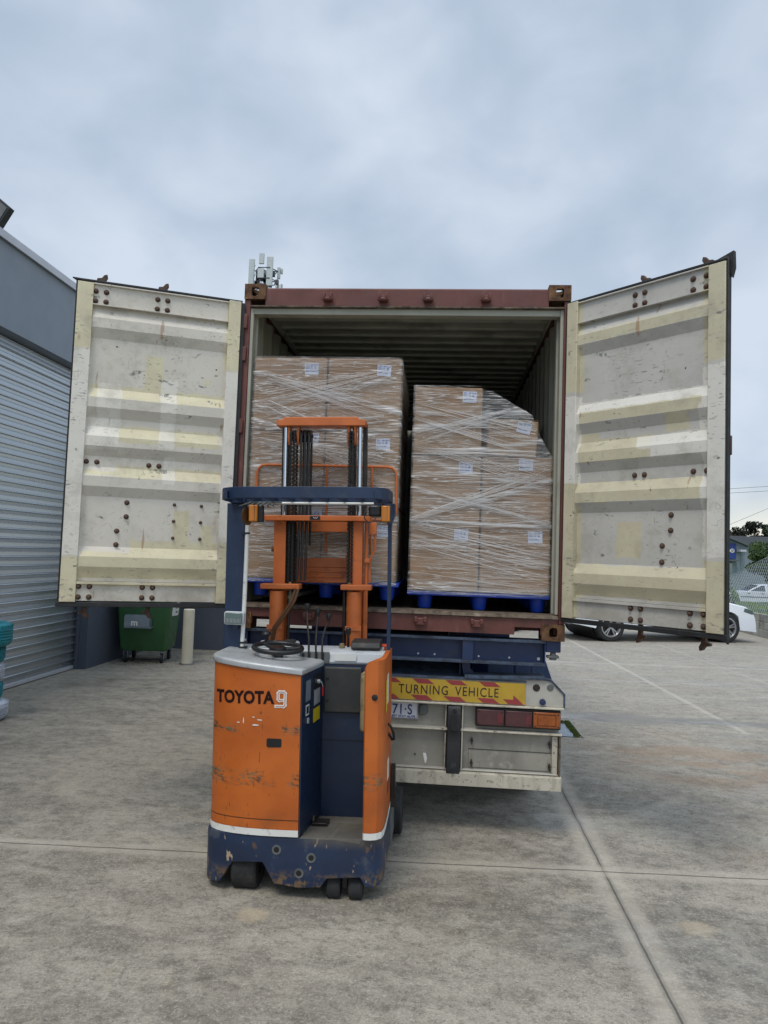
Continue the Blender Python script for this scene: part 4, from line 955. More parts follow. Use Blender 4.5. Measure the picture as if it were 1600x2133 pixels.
# film : fans of creases as (x,z,spread at one end, x,z,spread at other end, count)
FANS={3:[(-1.15,3.30,.05,.0,2.95,.22,34),(-1.15,2.99,.30,.0,3.33,.05,26),(-1.15,3.12,.06,-.55,2.84,.10,16),(-1.15,2.84,.03,.0,2.97,.12,18),(-1.15,2.80,.05,.0,2.60,.30,22),(-1.15,2.36,.10,.0,2.78,.06,26),(-.78,2.80,.03,.0,2.42,.10,16),(-1.15,2.25,.05,.0,2.33,.2,16),(-1.15,2.0,.35,.0,2.15,.10,26),(-1.15,1.85,.15,.0,1.80,.10,12)],
      5:[(.09,3.09,.06,1.13,2.82,.14,24),(.09,2.82,.10,1.05,3.12,.05,30),(.09,3.0,.05,.9,2.76,.05,18),(.09,2.75,.03,1.13,2.73,.05,16),(.09,2.80,.05,1.13,2.50,.12,20),(.09,2.47,.02,1.13,2.24,.10,24),(.09,2.22,.02,1.13,2.58,.14,34),(.09,2.21,.03,1.13,2.19,.03,14),(.09,2.60,.25,1.13,2.64,.25,26),(.09,2.18,.05,1.13,1.98,.16,26),(.09,2.06,.10,1.13,1.83,.16,26),(.09,1.84,.03,1.13,1.73,.08,12),(.09,1.72,.03,1.13,1.71,.04,12)]}
def film(name,mat,P,y0,y1,label,seed,jit=.006):
    # P outline (x,z) counter-clockwise; make a wrinkled tube around it with front face
    rnd=random.Random(seed); mb=MB()
    xs_=[p[0] for p in P]; zs_=[p[1] for p in P]
    # front grid clipped to outline by mapping rows between left and right limits
    def lim(z):
        L_,R_=1e9,-1e9
        for (a,b),(c,d) in zip(P,P[1:]+P[:1]):
            if (b-z)*(d-z)<=0 and b!=d:
                x=a+(c-a)*(z-b)/(d-b); L_=min(L_,x); R_=max(R_,x)
        return L_,R_
    nz,nx=44,30; G=[]
    z0_,z1_=min(zs_)+.0005,max(zs_)-.0005
    for j in range(nz+1):
        z=z0_+(z1_-z0_)*j/nz; a,b=lim(z); row=[]
        for i in range(nx+1):
            x=a+(b-a)*i/nx; edge=min(i,nx-i)/nx
            row.append(mb.v((x,y0-(rnd.random()*jit if 0<i<nx else 0)+ (.008 if i in(0,nx) else 0),z)))
        G.append(row)
    for j in range(nz):
        for i in range(nx): mb.b.faces.new([G[j][i],G[j][i+1],G[j+1][i+1],G[j+1][i]])
    ny=14
    for side in (0,nx):
        cols=[]
        for j in range(nz+1):
            p=G[j][side].co; cols.append([G[j][side]]+[mb.v((p.x+(rnd.random()-.5)*jit,y0+.008+(y1-y0)*k/ny,p.z)) for k in range(1,ny+1)])
        for j in range(nz):
            for k in range(ny): mb.b.faces.new([cols[j][k],cols[j][k+1],cols[j+1][k+1],cols[j+1][k]])
    tp=[[G[nz][i]]+[mb.v((G[nz][i].co.x,y0+(y1-y0)*k/ny,G[nz][i].co.z+rnd.random()*jit*.4)) for k in range(1,ny+1)] for i in range(nx+1)]
    for i in range(nx):
        for k in range(ny): mb.b.faces.new([tp[i][k],tp[i+1][k],tp[i+1][k+1],tp[i][k+1]])
    o=mb.build(name,mat,angle=80)
    # gathered creases of the film, as narrow ribbons lying on it
    cb=MB(); W_=max(xs_)-min(xs_)
    def rib(xa,za,xb,zb,w):
        if xa>xb: xa,za,xb,zb=xb,zb,xa,za
        n=max(2,int((xb-xa)/.12)); A=None; ph=rnd.random()*6; am=rnd.uniform(0,.004)
        for i in range(n+1):
            t=i/n; x=xa+(xb-xa)*t; z=za+(zb-za)*t+am*math.sin(ph+t*7); ww=w*(.35+.65*math.sin(math.pi*min(1,max(0,t)))**.6)
            L_,R_=lim(min(max(z,z0_+.002),z1_-.002))
            if x<L_+.004 or x>R_-.004 or z<z0_ or z>z1_: A=None; continue
            y=y0-jit-.0025
            q=(cb.v((x,y,z-ww)),cb.v((x,y-.0015,z)),cb.v((x,y,z+ww)))
            if A: cb.b.faces.new([A[0],q[0],q[1],A[1]]); cb.b.faces.new([A[1],q[1],q[2],A[2]])
            A=q
    xl,xr=min(xs_),max(xs_)
    for k in range(360):
        z=rnd.uniform(z0_,z1_); l=rnd.choice((.08,.15,.3,.6,1.1))*rnd.uniform(.6,1.2); x=rnd.uniform(xl,xr-l*.5); sl=rnd.gauss(0,.06)
        rib(x,z,x+l,z+l*sl,rnd.choice((.0005,.0006,.0009,.0013)))
    for (xa,za,sa,xb,zb,sb,n) in FANS[seed]:
        for k in range(int(n*.8)):
            ua=rnd.random(); ub=min(1,max(0,ua+rnd.gauss(0,.12))); xs1=xa+(xb-xa)*(rnd.random()*.35 if rnd.random()<.5 else 0); t1=(xs1-xa)/(xb-xa); xe=xb-(xb-xa)*(rnd.random()*.35 if rnd.random()<.5 else 0); t2=(xe-xa)/(xb-xa)
            zA=za+sa*(ua-.5); zB=zb+sb*(ub-.5)
            rib(xs1,zA+(zB-zA)*t1,xe,zA+(zB-zA)*t2,rnd.choice((.0006,.0007,.001,.0018)))
    cm=cb.build('film_crease','crease',o,smooth=False)
    return tag(o,label,'stretch film',group='stretch film wraps')
yf=.045
film('stretch_wrap','wrap1',[(-1.141,1.72),(.0,1.72),(.001,3.415),(-.005,3.423),(-1.115,3.423),(-1.143,3.40)],yf-.010,yf+1.15,'clear stretch film wound around the tall left stack',3)
yf=.135
film('stretch_wrap','wrap2',[(.082,1.67),(1.137,1.67),(1.137,2.70),(1.10,2.76),(1.04,2.86),(.985,2.99),(.975,3.03),(.87,3.085),(.62,3.237),(.082,3.238)],yf-.010,yf+1.15,'clear stretch film draped over the stepped right stack',5,.009)
# ================================================================ trailer
tl=empty('container_trailer',(0,0,0),label='low container trailer with a white rear bumper and blue chassis under the container',cat='trailer')
# rear cross beam (I section)
mb=MB(); mb.box((-1.09,.0,1.354),(1.09,.16,1.372)); mb.build('beam_flange','chassisgrey',tl,bev=.002)
mb=MB(); mb.box((-1.09,.0,1.192),(1.09,.16,1.210)); mb.build('beam_flange','chassisgrey',tl,bev=.002)
mb=MB(); mb.box((-1.085,.075,1.211),(1.085,.09,1.353)); mb.build('rear_beam','chassis',tl)
for x in (-.56,.50): mb=MB(); mb.box((x,.012,1.211),(x+.075,.074,1.353)); mb.build('stiffener','chassis',tl)
for s_ in (-1,1): mb=MB(); mb.box((s_*1.083,.01,1.211),(s_*1.09,.15,1.353)); mb.build('stiffener','chassis',tl)
for s_ in (-1,1):
    mb=MB(); mb.box((s_*1.095,.03,1.29),(s_*1.20,.17,1.372)); mb.build('twistlock_bracket','chassis',tl,bev=.004)
    mb=MB(); mb.cyl((s_*1.15,.06,1.235),(s_*1.15,.06,1.29),.028,.02,10); mb.box((s_*1.105,.03,1.248),(s_*1.19,.09,1.266)); mb.build('twistlock','legs',tl,bev=.004)
mb=MB()
for x in (-.80,-.62,-.1,.18,.3,.62,.84,1.05): 
    mb.cyl((x,.070,1.235),(x,.078,1.235),.007 if x<1 else .012,n=8)
mb.build('rivet','flash',tl)
# main rails, cross members, deck plate
for s_ in (-1,1):
    mb=MB(); mb.box((s_*.42,.17,.98),(s_*.56,11.8,1.0)); mb.box((s_*.42,.17,1.19),(s_*.56,11.8,1.21)); mb.box((s_*.485,.17,1.001),(s_*.495,11.8,1.189)); mb.build('main_rail','chassis',tl)
for y in (1.4,2.8,4.4,6.2,8,10): mb=MB(); mb.box((-1.1,y,1.06),(1.1,y+.1,1.2)); mb.build('cross_member','chassis',tl)
mb=MB(); mb.prism([(.11,1.055),(.60,1.175),(.60,1.19),(.11,1.07)],-.98,.50,'x'); mb.build('sloping_plate','chassisgrey',tl)
mb=MB(); mb.prism([(.52,1.08),(.62,1.08),(.60,1.10),(.565,1.13),(.56,1.191),(.50,1.191),(.51,1.12)],.12,.16,'y'); mb.build('gusset','chassis',tl)
for s_ in (-1,1):
    for y in (1.25,2.55):
        mb=MB(); P=[];Q=[]
        for k in range(13):
            a=R(15*k); P.append((y-.60*math.cos(a),.50+.60*math.sin(a))); Q.append((y-.585*math.cos(a),.50+.585*math.sin(a)))
        mb.prism(P+Q[::-1],s_*.62,s_*1.21,'x'); mb.build('mudguard','chassis',tl)
        for x in (.78,1.06):
            mb=MB(); mb.lathe([(.28,-.12),(.44,-.12),(.50,-.08),(.50,.08),(.44,.12),(.28,.12)],(s_*x,y,.50),'x',32,closed=True); w_=mb.build('wheel_tyre','tyre',tl)
            mb=MB(); mb.lathe([(0,-.05),(.28,-.10),(.28,.10),(0,.05)],(s_*x,y,.50),'x',24); mb.build('wheel_rim','legs',w_)
    mb=MB(); mb.box((s_*.72,.55,.60),(s_*.92,.57,1.17)); mb.box((s_*.935,.55,.60),(s_*1.05,.57,1.165)); mb.prism([(s_*1.065,.62),(s_*1.23,.62),(s_*1.22,1.02),(s_*1.17,1.16),(s_*1.065,1.16)],.55,.57,'y'); mb.build('mud_flap','mudblue',tl,bev=.004)
mb=MB(); mb.cyl((-1.0,1.25,.5),(1.0,1.25,.5),.07,n=12); mb.cyl((-1.0,2.55,.5),(1.0,2.55,.5),.07,n=12); mb.build('axle','steel',tl)
for s_ in (-1,1):
    mb=MB(); mb.box((s_*.62,9.0,.25),(s_*.74,9.12,1.0)); mb.box((s_*.55,8.9,.0),(s_*.81,9.2,.04)); mb.box((s_*.645,9.02,.04),(s_*.715,9.1,.3)); mb.build('landing_leg','chassis',tl)
# bumper
bu=bpy.data.objects.new('bumper',None); COL.objects.link(bu); bu.parent=tl
def bb(name,a,b_,mat='white',bev=.003,par=None):
    mb=MB(); mb.box(a,b_); return mb.build(name,mat,par or bu,bev=bev)
mb=MB(); P=[(-1.222,.910),(1.222,.910),(1.222,1.0),(1.135,1.085),(1.10,1.10),(.52,1.083),(-.52,1.083),(-1.10,1.10),(-1.135,1.085),(-1.222,1.0)]
mb.prism(P,0,.012,'y'); mb.build('top_panel','white',bu,bev=.002)
bb('panel_edge',(-1.225,-.03,.896),(1.225,.06,.909),'whiteedge')
bb('top_edge',(-.96,-.012,1.075),(.96,.06,1.085),'chassisgrey')
mb=MB(); mb.prism([(1.223,.90),(1.232,.90),(1.232,1.005),(1.138,1.10),(1.06,1.112),(1.06,1.10),(1.13,1.088),(1.223,1.0)],-.01,.05,'y'); mb.build('corner_edge','chassisgrey',bu)
mb=MB(); mb.prism([(.52,1.083),(1.09,1.098),(1.09,1.118),(.52,1.103)],-.02,.18,'y'); mb.build('top_plate','chassisgrey',bu,bev=.003)
for x,z,m_,r_ in ((1.03,1.04,'steel',.026),(1.127,1.045,'legs',.024),(1.075,.943,'chassis',.023)):
    mb=MB(); mb.lathe([(0,-.004 if m_!='chassis' else -.02),(r_*.9,-.003 if m_!='chassis' else -.018),(r_,0),(0,.001)],(x,-.001,z),'y',20); mb.build('round_plug',m_,bu)
bb('recess_panel',(-1.20,.045,.425),(1.20,.057,.895),'white2')
bb('rail_upper',(-1.215,-.012,.712),(1.215,.044,.724),'whiteedge')
bb('rail_shelf',(-1.21,-.006,.725),(1.21,.044,.7275),'white')
for s_ in (-1,1):
    bb('end_plate',(s_*1.195,-.004,.43),(s_*1.208,.044,.711),'edge'); bb('end_post',(s_*1.15,.02,.44),(s_*1.19,.044,.70),'whiteedge')
    bb('divider',(s_*.39,-.008,.43),(s_*.398,.044,.895),'whiteedge'); bb('divider',(s_*.508,-.008,.43),(s_*.518,.044,.895),'whiteedge')
    mb=MB(); mb.prism([(.0,.395),(-.035,.42),(-.04,.60),(-.032,.63),(-.032,.70),(-.042,.74),(-.042,.86),(-.02,.893),(.02,.893),(.04,.80),(.04,.42)],s_*.405,s_*.502,'x'); o=mb.build('rubber_buffer','rubber',bu,bev=.006)
    mb=MB(); mb.box((s_*.43,-.046,.72),(s_*.475,-.041,.83)); mb.cyl((s_*.455,-.05,.86),(s_*.455,-.03,.86),.012,n=10); mb.cyl((s_*.455,-.045,.43),(s_*.455,-.03,.43),.012,n=10); mb.build('buffer_inset','black',o)
mb=MB(); mb.prism([(-.03,.334),(-.03,.424),(.06,.432),(.06,.424),(-.02,.418),(-.02,.343),(.06,.343),(.06,.334)],-1.214,1.214,'x'); mb.build('bottom_channel','whiteedge',bu,bev=.002)
bb('lower_strip',(-1.19,.0,.433),(1.19,.044,.441),'white')  # thin white strip along the foot of the recess panel
# inspection flaps
mb=MB(); mb.box((.565,.037,.452),(1.150,.0445,.578)); fl_=mb.build('inspection_flap','white2',bu,bev=.002)
mb=MB(); mb.box((.56,.0335,.5785),(1.155,.0365,.5815)); mb.build('flap_seam','black',fl_)
mb=MB()
for x in (.585,1.135):
    for z in (.485,.64):
        mb.cyl((x,.02,z),(x,.044,z),.010,n=8); mb.box((x-.004,.012,z-.025),(x+.004,.035,z+.022))
mb.build('catch','steel',bu)
mb=MB(); mb.prism([(.255,.46),(.262,.46),(.268,.495),(.258,.53),(.238,.53),(.246,.49)],.040,.0445,'y'); mb.build('tape_scrap','wht',bu)
mb=MB(); mb.cyl((.18,.038,.52),(.18,.0445,.52),.006,n=8); mb.build('rivet','steel',bu)
mb=MB(); P=[(.235+.035*math.cos(R(a)),.845+.042*math.sin(R(a))) for a in (-60,-20,20,60,90,130,170,200)]+[(.205,.80)]; mb.prism(P,.015,.0445,'y'); mb.build('socket_cover','legs',bu,bev=.008)
# tail lights both sides
for s_ in (-1,1):
    mb=MB(); mb.box((s_*.606,.0,.752),(s_*1.205,.044,.885)); hs=mb.build('light_housing','plasticblk',bu,bev=.004)
    for k,(a,b_,m_) in enumerate(((.613,.806,'redlens'),(.813,1.002,'redlens'),(1.010,1.200,'amberred'))):
        mb=MB(); mb.box((s_*a,-.02,.763),(s_*b_,.0,.874)); l_=mb.build('tail_light',m_,hs,bev=.006)
        if k<2:
            mb=MB(); mb.box((s_*(b_-.045),-.0225,.785),(s_*(b_-.012),-.0202,.845)); mb.build('reflector','redrefl',l_)
        else:
            mb=MB(); z0_,z1_,x0_,x1_=.780,.857,a+.03,b_-.03
            for q in (((x0_,z0_),(x1_,z0_+.003)),((x0_,z1_),(x1_,z1_+.003)),((x0_,z0_),(x0_+.003,z1_)),((x1_-.003,z0_),(x1_,z1_))): mb.box((s_*q[0][0],-.0222,q[0][1]),(s_*q[1][0],-.0202,q[1][1]))
            mb.build('lens_groove','steel',l_)
        mb=MB()
        for xx in (a+.014,b_-.014):
            for zz_ in (.775,.862): mb.cyl((s_*xx,-.0225,zz_),(s_*xx,-.02,zz_),.005,n=8)
        mb.build('screw','steel',l_)
# warning sign
mb=MB(); mb.box((-.95,-.010,.917),(.952,-.0005,1.066)); sg=mb.build('warning_sign','yell',bu)
mb=MB(); yq=-.0112
def para(x,z0_,z1_,w,sl=-.45):
    d=(z1_-z0_)/sl*-.0
    sh=(z1_-z0_)*1.35
    return [(x,yq,z1_),(x+w,yq,z1_),(x+w+sh,yq,z0_),(x+sh,yq,z0_)]
for i in range(8):
    x=-.80+i*.237
    if x<.75: mb.face(para(x+.0,1.034,1.066,.112))
    x=-.86+i*.237
    if x<.60: mb.face(para(x+.05,.917,.951,.114))
mb.face([(.795,yq,.951),(.868,yq,.951),(.868,yq,.982),(.905,yq,.951),(.942,yq,.917),(.835,yq,.917)])
mb.build('red_stripe','redstripe',sg,smooth=False)
text('TURNING',.091,'blk',sg,face_y(.048,-.0114,.961),bold=.0,sx=.80,name='lettering',space=1.16)
text('VEHICLE',.091,'blk',sg,face_y(.455,-.0114,.961),bold=.0,sx=.80,name='lettering',space=1.16)
# number plate
mb=MB(); mb.box((-.18,.030,.768),(.192,.0425,.898)); np_=mb.build('number_plate','pltwhite',bu,bev=.006)
mb=MB()
for a,b_ in (((-.176,.0285,.772),(.188,.0295,.7745)),((-.176,.0285,.8915),(.188,.0295,.894)),((.1855,.0285,.775),(.188,.0295,.891)),((-.176,.0285,.775),(-.1735,.0295,.891))): mb.box(a,b_)
mb.build('plate_border','pltblue',np_)
text('71·S',.102,'pltblue',np_,face_y(.006,.0288,.803),bold=.0012,sx=.80,name='lettering',space=1.05)
text('STAY ALERT STAY ALIVE.',.023,'pltblue',np_,face_y(.180,.0288,.779),bold=.0006,align='RIGHT',name='lettering',space=1.05)
# ================================================================ reach truck (forklift)
fk=empty('reach_truck',(-.455,-1.15,0),rot=(0,-.0227,0),label='worn orange and navy stand-up reach truck lifting the left pallet',cat='forklift')
def fp(name,mb,mat,par=None,**k): return mb.build(name,mat,par or fk,**k)
# skirt shell
SK=[(-.535,.62,.06),(-.538,.20,.05),(-.528,.13,.05),(-.505,.085,.052),(-.47,.06,.056),(-.425,.042,.062),(-.355,.026,.178),(-.27,.012,.188),(-.168,.002,.195),(-.100,0,.082),(.04,0,.063),(.165,0,.072),(.200,0,.122),(.388,.004,.134),(.416,.012,.082),(.455,.03,.072),(.487,.06,.072),(.505,.11,.078),(.510,.18,.085),(.512,.62,.10)]
mb=MB(); O_=[];I_=[]
for i,(x,y,b_) in enumerate(SK):
    a=Vector(SK[max(i-1,0)][:2]); c=Vector(SK[min(i+1,len(SK)-1)][:2]); t_=(c-a).normalized(); nrm=Vector((-t_.y,t_.x))  # inward (towards +y when going +x)
    p=Vector((x,y)); q=p+nrm*.03
    O_.append((mb.v((x,y,b_)),mb.v((x,y,.318)),mb.v((x+nrm.x*.004,y+nrm.y*.004,.3385)))); I_.append((mb.v((q.x,q.y,b_)),mb.v((q.x,q.y,.3385))))
for i in range(len(SK)-1):
    F=mb.b.faces.new
    F([O_[i][0],O_[i+1][0],O_[i+1][1],O_[i][1]]); F([O_[i][1],O_[i+1][1],O_[i+1][2],O_[i][2]]); F([O_[i][2],O_[i+1][2],I_[i+1][1],I_[i][1]]); F([I_[i][1],I_[i+1][1],I_[i+1][0],I_[i][0]]); F([I_[i][0],I_[i+1][0],O_[i+1][0],O_[i][0]])
skt=fp('base_skirt',mb,'skirt',bev=.004)
for (x,z) in ((-.088,.268),(.110,.232),(.042,.145)):
    mb=MB(); mb.lathe([(.016,-.002),(.026,-.003),(.027,.0),(.016,.0)],(x,-.0005,z),'y',18,closed=True); mb.build('hole_rim','legs',skt)
    mb=MB(); mb.cyl((x,-.0015,z),(x,.0,z),.021,n=16); mb.build('bolt_hole','black',skt)
# inner chassis
mb=MB(); mb.box((-.49,.09,.20),(.47,.62,.30)); mb.box((-.50,.50,.10),(.47,.80,1.10)); fp('chassis',mb,'navydark')
mb=MB(); mb.box((-.05,.15,.10),(.17,.6,.2)); fp('underbody',mb,'steel')
# pods
POD=[(.033,0),(-.10,0),(-.18,.003),(-.26,.010),(-.34,.024),(-.41,.044),(-.46,.068),(-.495,.10),(-.515,.14),(-.525,.20),(-.528,.50),(.09,.50),(.085,.40)]
def podtop(x,y): return 1.241-.10*(x-.033)
def ydense(P):
    out=[]
    for (a,b_),(c,d) in zip(P,P[1:]+P[:1]):
        n=max(1,int(math.hypot(c-a,d-b_)/.06)); out+=[(a+(c-a)*k/n,b_+(d-b_)*k/n) for k in range(n)]
    return out
PD=ydense(POD)
mb=MB(); mb.prism(PD,.341,0,'z',f1=podtop); bmesh.ops.triangulate(mb.b,faces=[f_ for f_ in mb.b.faces if len(f_.verts)>5])
pod=fp('battery_cover',mb,'orange',angle=30)
def grow(P,d):
    cx=sum(p[0] for p in P)/len(P); cy=sum(p[1] for p in P)/len(P)
    out=[]
    for i,p in enumerate(P):
        a=Vector(P[i-1]);c=Vector(P[(i+1)%len(P)]); t_=(c-a).normalized(); nrm=Vector((-t_.y,t_.x))
        if nrm.dot(Vector(p)-Vector((cx,cy)))<0: nrm=-nrm
        out.append((p[0]+nrm.x*d,p[1]+nrm.y*d))
    return out
# silver cap with rounded edge
mb=MB(); rings=[]
for (d,dz) in ((.006,.003),(.012,.007),(.013,.026),(.010,.035),(.002,.040),(-.02,.042)):
    rings.append([mb.v((x,y,podtop(x,max(y,0))+dz)) for x,y in grow(PD,d)])
for A,Bq in zip(rings,rings[1:]):
    for i in range(len(A)): mb.b.faces.new([A[i],A[(i+1)%len(A)],Bq[(i+1)%len(A)],Bq[i]])
mb.b.faces.new(rings[-1]); mb.b.faces.new(rings[0][::-1]); bmesh.ops.triangulate(mb.b,faces=[f_ for f_ in mb.b.faces if len(f_.verts)>5])
cap=fp('cover_cap',mb,'silver',angle=50)
# white stripe strips
def surf_y(x):
    P=[(.033,0),(-.10,0),(-.18,.003),(-.26,.010),(-.34,.024),(-.41,.044),(-.46,.068),(-.495,.10),(-.515,.14)]
    for (a,b_),(c,d) in zip(P,P[1:]):
        if c<=x<=a: return b_+(d-b_)*(a-x)/(a-c)
    return 0
def stripe(P,par):
    mb=MB(); Q=grow(P,.0025)
    for i in range(len(P)-1):
        a,b_=Q[i],Q[i+1]; mb.face([(a[0],a[1],.342),(b_[0],b_[1],.342),(b_[0],b_[1],.379),(a[0],a[1],.379)])
    return mb.build('white_stripe','wht',par,smooth=False)
mb=MB(); L_=[p for p in POD[:11]]
for (a,b_),(c,d) in zip(L_,L_[1:]): mb.face([(a-.000,b_-.003,.342),(c-.002 if c<-.49 else c,d-.003,.342),(c-.002 if c<-.49 else c,d-.003,.379),(a,b_-.003,.379)])
mb.build('white_stripe','wht',pod,smooth=False)
mb=MB(); 
for (a,b_),(c,d) in zip(L_,L_[1:]): mb.face([(a,b_-.0015,.43),(c,d-.0015,.43),(c,d-.0015,.4335),(a,b_-.0015,.4335)])
mb.build('panel_seam','blk',pod,smooth=False)
# hand slot
mb=MB(); mb.prism([(-.158,.842),(-.152,.836),(-.078,.836),(-.072,.842),(-.072,.878),(-.078,.884),(-.152,.884),(-.158,.878)],-.002,.004,'y'); mb.build('hand_slot','black',pod)
# lettering on the curved cover
def onpod(p): return Vector((p.x,surf_y(p.x)-.0018-(p.y if False else 0),p.z))
text('TOYOTA',.096,'maroon',pod,face_y(-.478,0,1.072)@Matrix.Rotation(R(1.6),4,'Z'),bold=.004,sx=.875,name='lettering',fn=onpod,space=1.04)
mb=MB()
_sc=[0]
def stroke(path,w):
    for (a,b_),(c,d) in zip(path,path[1:]):
        A=Vector((a,b_));B_=Vector((c,d)); t_=(B_-A).normalized(); q=Vector((-t_.y,t_.x))*w/2; A-=t_*w/2; B_+=t_*w/2
        _sc[0]+=1; mb.face([(k.x,surf_y(k.x)-.002-.00015*(_sc[0]%11),k.y) for k in (A-q,B_-q,B_+q,A+q)])
ox,oz=-.108,1.060
pth=[(.0,.006),(.044,.006),(.052,.014),(.052,.080),(.044,.088),(.020,.088),(.012,.080),(.012,.048),(.020,.040),(.040,.040)]
stroke([(ox+a,oz+b_) for a,b_ in pth],.0175)
nm_=mb.build('numeral','wht',pod,smooth=False)
mb=MB(); _s=surf_y; surf_y=lambda q:_s(q)-.0022
stroke([(ox+a,oz+b_) for a,b_ in pth],.0036); surf_y=_s
mb.build('numeral_line','orange2',nm_,smooth=False)
# chips of bare paint
rnd=random.Random(4)
mb=MB()
for (x,z,w,h) in ((-.20,.985,.018,.004),(-.225,.955,.02,.005),(-.30,.975,.003,.02),(-.33,.965,.012,.003),(-.24,1.0,.008,.003)):
    P=[(x+w*math.cos(t_)*rnd.uniform(.6,1.2),z+h*math.sin(t_)*rnd.uniform(.6,1.3)) for t_ in [k*math.pi/4 for k in range(8)]]
    mb.face([(a,surf_y(a)-.0016,b_) for a,b_ in P])
mb.build('paint_scrape','wht',pod,smooth=False)
# inner side of the pod (navy), toe recess, details
mb=MB(); mb.prism([(.036,-.001),(.042,.001),(.094,.40),(.088,.40)],.345,1.238,'z'); inn=fp('inner_side_panel',mb,'navydark')
ang=math.atan2(.40,.052); TI=Matrix.Translation((.043,.001,0))@Matrix.Rotation(ang,4,'Z')  # local x along panel, -y out of it
def onin(name,x0,x1,z0_,z1_,mat,t_=.003):
    mb=MB(TI); mb.box((x0,-.001-t_,z0_),(x1,-.001,z1_)); return mb.build(name,mat,inn)
onin('grey_sticker',.06,.15,1.08,1.20,'greymet',.001); onin('silver_sticker',.22,.34,1.03,1.12,'silver',.001); onin('yellow_sticker',.21,.34,.93,1.01,'yellst',.001)
onin('white_frame_sticker',.065,.125,1.0,1.06,'wht',.001); onin('sticker_centre',.073,.117,1.008,1.052,'navydark',.0016)
onin('key_recess',.22,.36,1.13,1.21,'black',.002); 
mb=MB(TI); mb.cyl((.28,-.02,1.165),(.28,-.002,1.165),.012,n=12); mb.tube([(.28,-.024,1.165),(.29,-.03,1.15),(.30,-.03,1.13)],.003,6); mb.build('key','silver',inn)
mb=MB(TI); mb.box((.295,-.034,1.075),(.315,-.028,1.13)); mb.build('key_tag','redtag',inn)
mb=MB(TI); mb.box((.085,-.012,.955),(.10,-.002,.985)); mb.build('switch','silver',inn)
# floor, back wall, pedal
mb=MB(); mb.face([(.045,.004,.3395),(.385,.004,.3395),(.46,.30,.325),(.46,.44,.315),(.05,.44,.315)]); mb.face([(.045,.004,.30),(.385,.004,.30),(.385,.004,.3395),(.045,.004,.3395)][::-1]); fp('floor_plate',mb,'floorpad',smooth=False)
mb=MB()
for i in range(22):
    y=.012+i*.0125
    for (x0_,x1_) in ((.05,.19),(.235,.40)):
        mb.box((x0_+.0*y,y,.3395-.05*y),(x1_+.18*y,y+.005,.3425-.05*y))
fp('floor_rib',mb,'floorpad',smooth=False)
mb=MB(); mb.box((.04,.42,.30),(.47,.44,1.245)); fp('back_wall',mb,'navydark')
mb=MB(); mb.box((.07,.4165,.78),(.45,.4195,.7825)); fp('wall_seam',mb,'black')
mb=MB(); mb.box((.07,.20,.335),(.17,.30,.345)); mb.cyl((.08,.22,.35),(.08,.24,.38),.012,n=8); mb.box((.075,.19,.347),(.165,.21,.355)); fp('pedal',mb,'steel',bev=.003)
mb=MB(); mb.box((.10,.395,.95),(.34,.419,1.235)); pad_=fp('back_pad',mb,'darkpad',bev=.012,seg=3)
mb=MB()
for z in (1.165,1.03): mb.lathe([(0,-.006),(.007,-.005),(.009,0),(0,.001)],(.125,.394,z),'y',12)
mb.build('screw','black',pad_)
# right pod : curved orange panel with rounded top corner, then side
RP=[(.398,.012),(.405,.002),(.44,.0),(.475,.012),(.498,.04),(.508,.09),(.512,.20),(.512,.60),(.485,.60),(.482,.15),(.46,.09),(.41,.06)]
def rtop(x,y): return 1.335-.06*max(0,min(1,(.43-x)/.035))**2 if y<.08 else 1.335
mb=MB(); RD=ydense(RP); mb.prism(RD,.341,0,'z',f1=rtop); bmesh.ops.triangulate(mb.b,faces=[f_ for f_ in mb.b.faces if len(f_.verts)>5])
rp=fp('side_post',mb,'orange',angle=30)
mb=MB(); L_=RP[:8]
for (a,b_),(c,d) in zip(L_,L_[1:]): mb.face([(a+.003 if a>.49 else a,b_-.003,.342),(c+.003 if c>.49 else c,d-.003,.342),(c+.003 if c>.49 else c,d-.003,.379),(a+.003 if a>.49 else a,b_-.003,.379)])
mb.build('white_stripe','wht',rp,smooth=False)
mb=MB(); mb.lathe([(0,-.002),(.012,-.002),(.018,0),(0,.001)],(.458,-.0005,1.13),'y',12); mb.build('burnt_hole','black',rp)
mb=MB(); mb.prism([(.400,.01),(.372,.025),(.365,.10),(.372,.17),(.405,.17)],.93,1.25,'z'); fp('knee_pad',mb,'tan',bev=.012,seg=3)
mb=MB(); mb.box((.46,.10,.33),(.481,.42,1.30)); fp('inner_side_panel',mb,'navydark')
# side face stickers, handle loop
for (y0_,y1_,z0_,z1_,m_) in ((.22,.32,1.05,1.22,'wht'),(.30,.40,.58,.70,'wht'),(.30,.40,.50,.57,'redrefl'),(.12,.19,1.02,1.20,'yellst')):
    mb=MB(); mb.box((.512,y0_,z0_),(.5135,y1_,z1_)); mb.build('sticker',m_,rp)
mb=MB(); mb.tube([(.512,.30,.92),(.530,.31,.90),(.545,.33,.86),(.548,.35,.815),(.535,.36,.81),(.512,.35,.85)],.008,8); fp('grab_strap',mb,'rubber')
mb=MB(); mb.box((.515,.55,.34),(.545,.60,.60)); fp('side_bracket',mb,'steel')
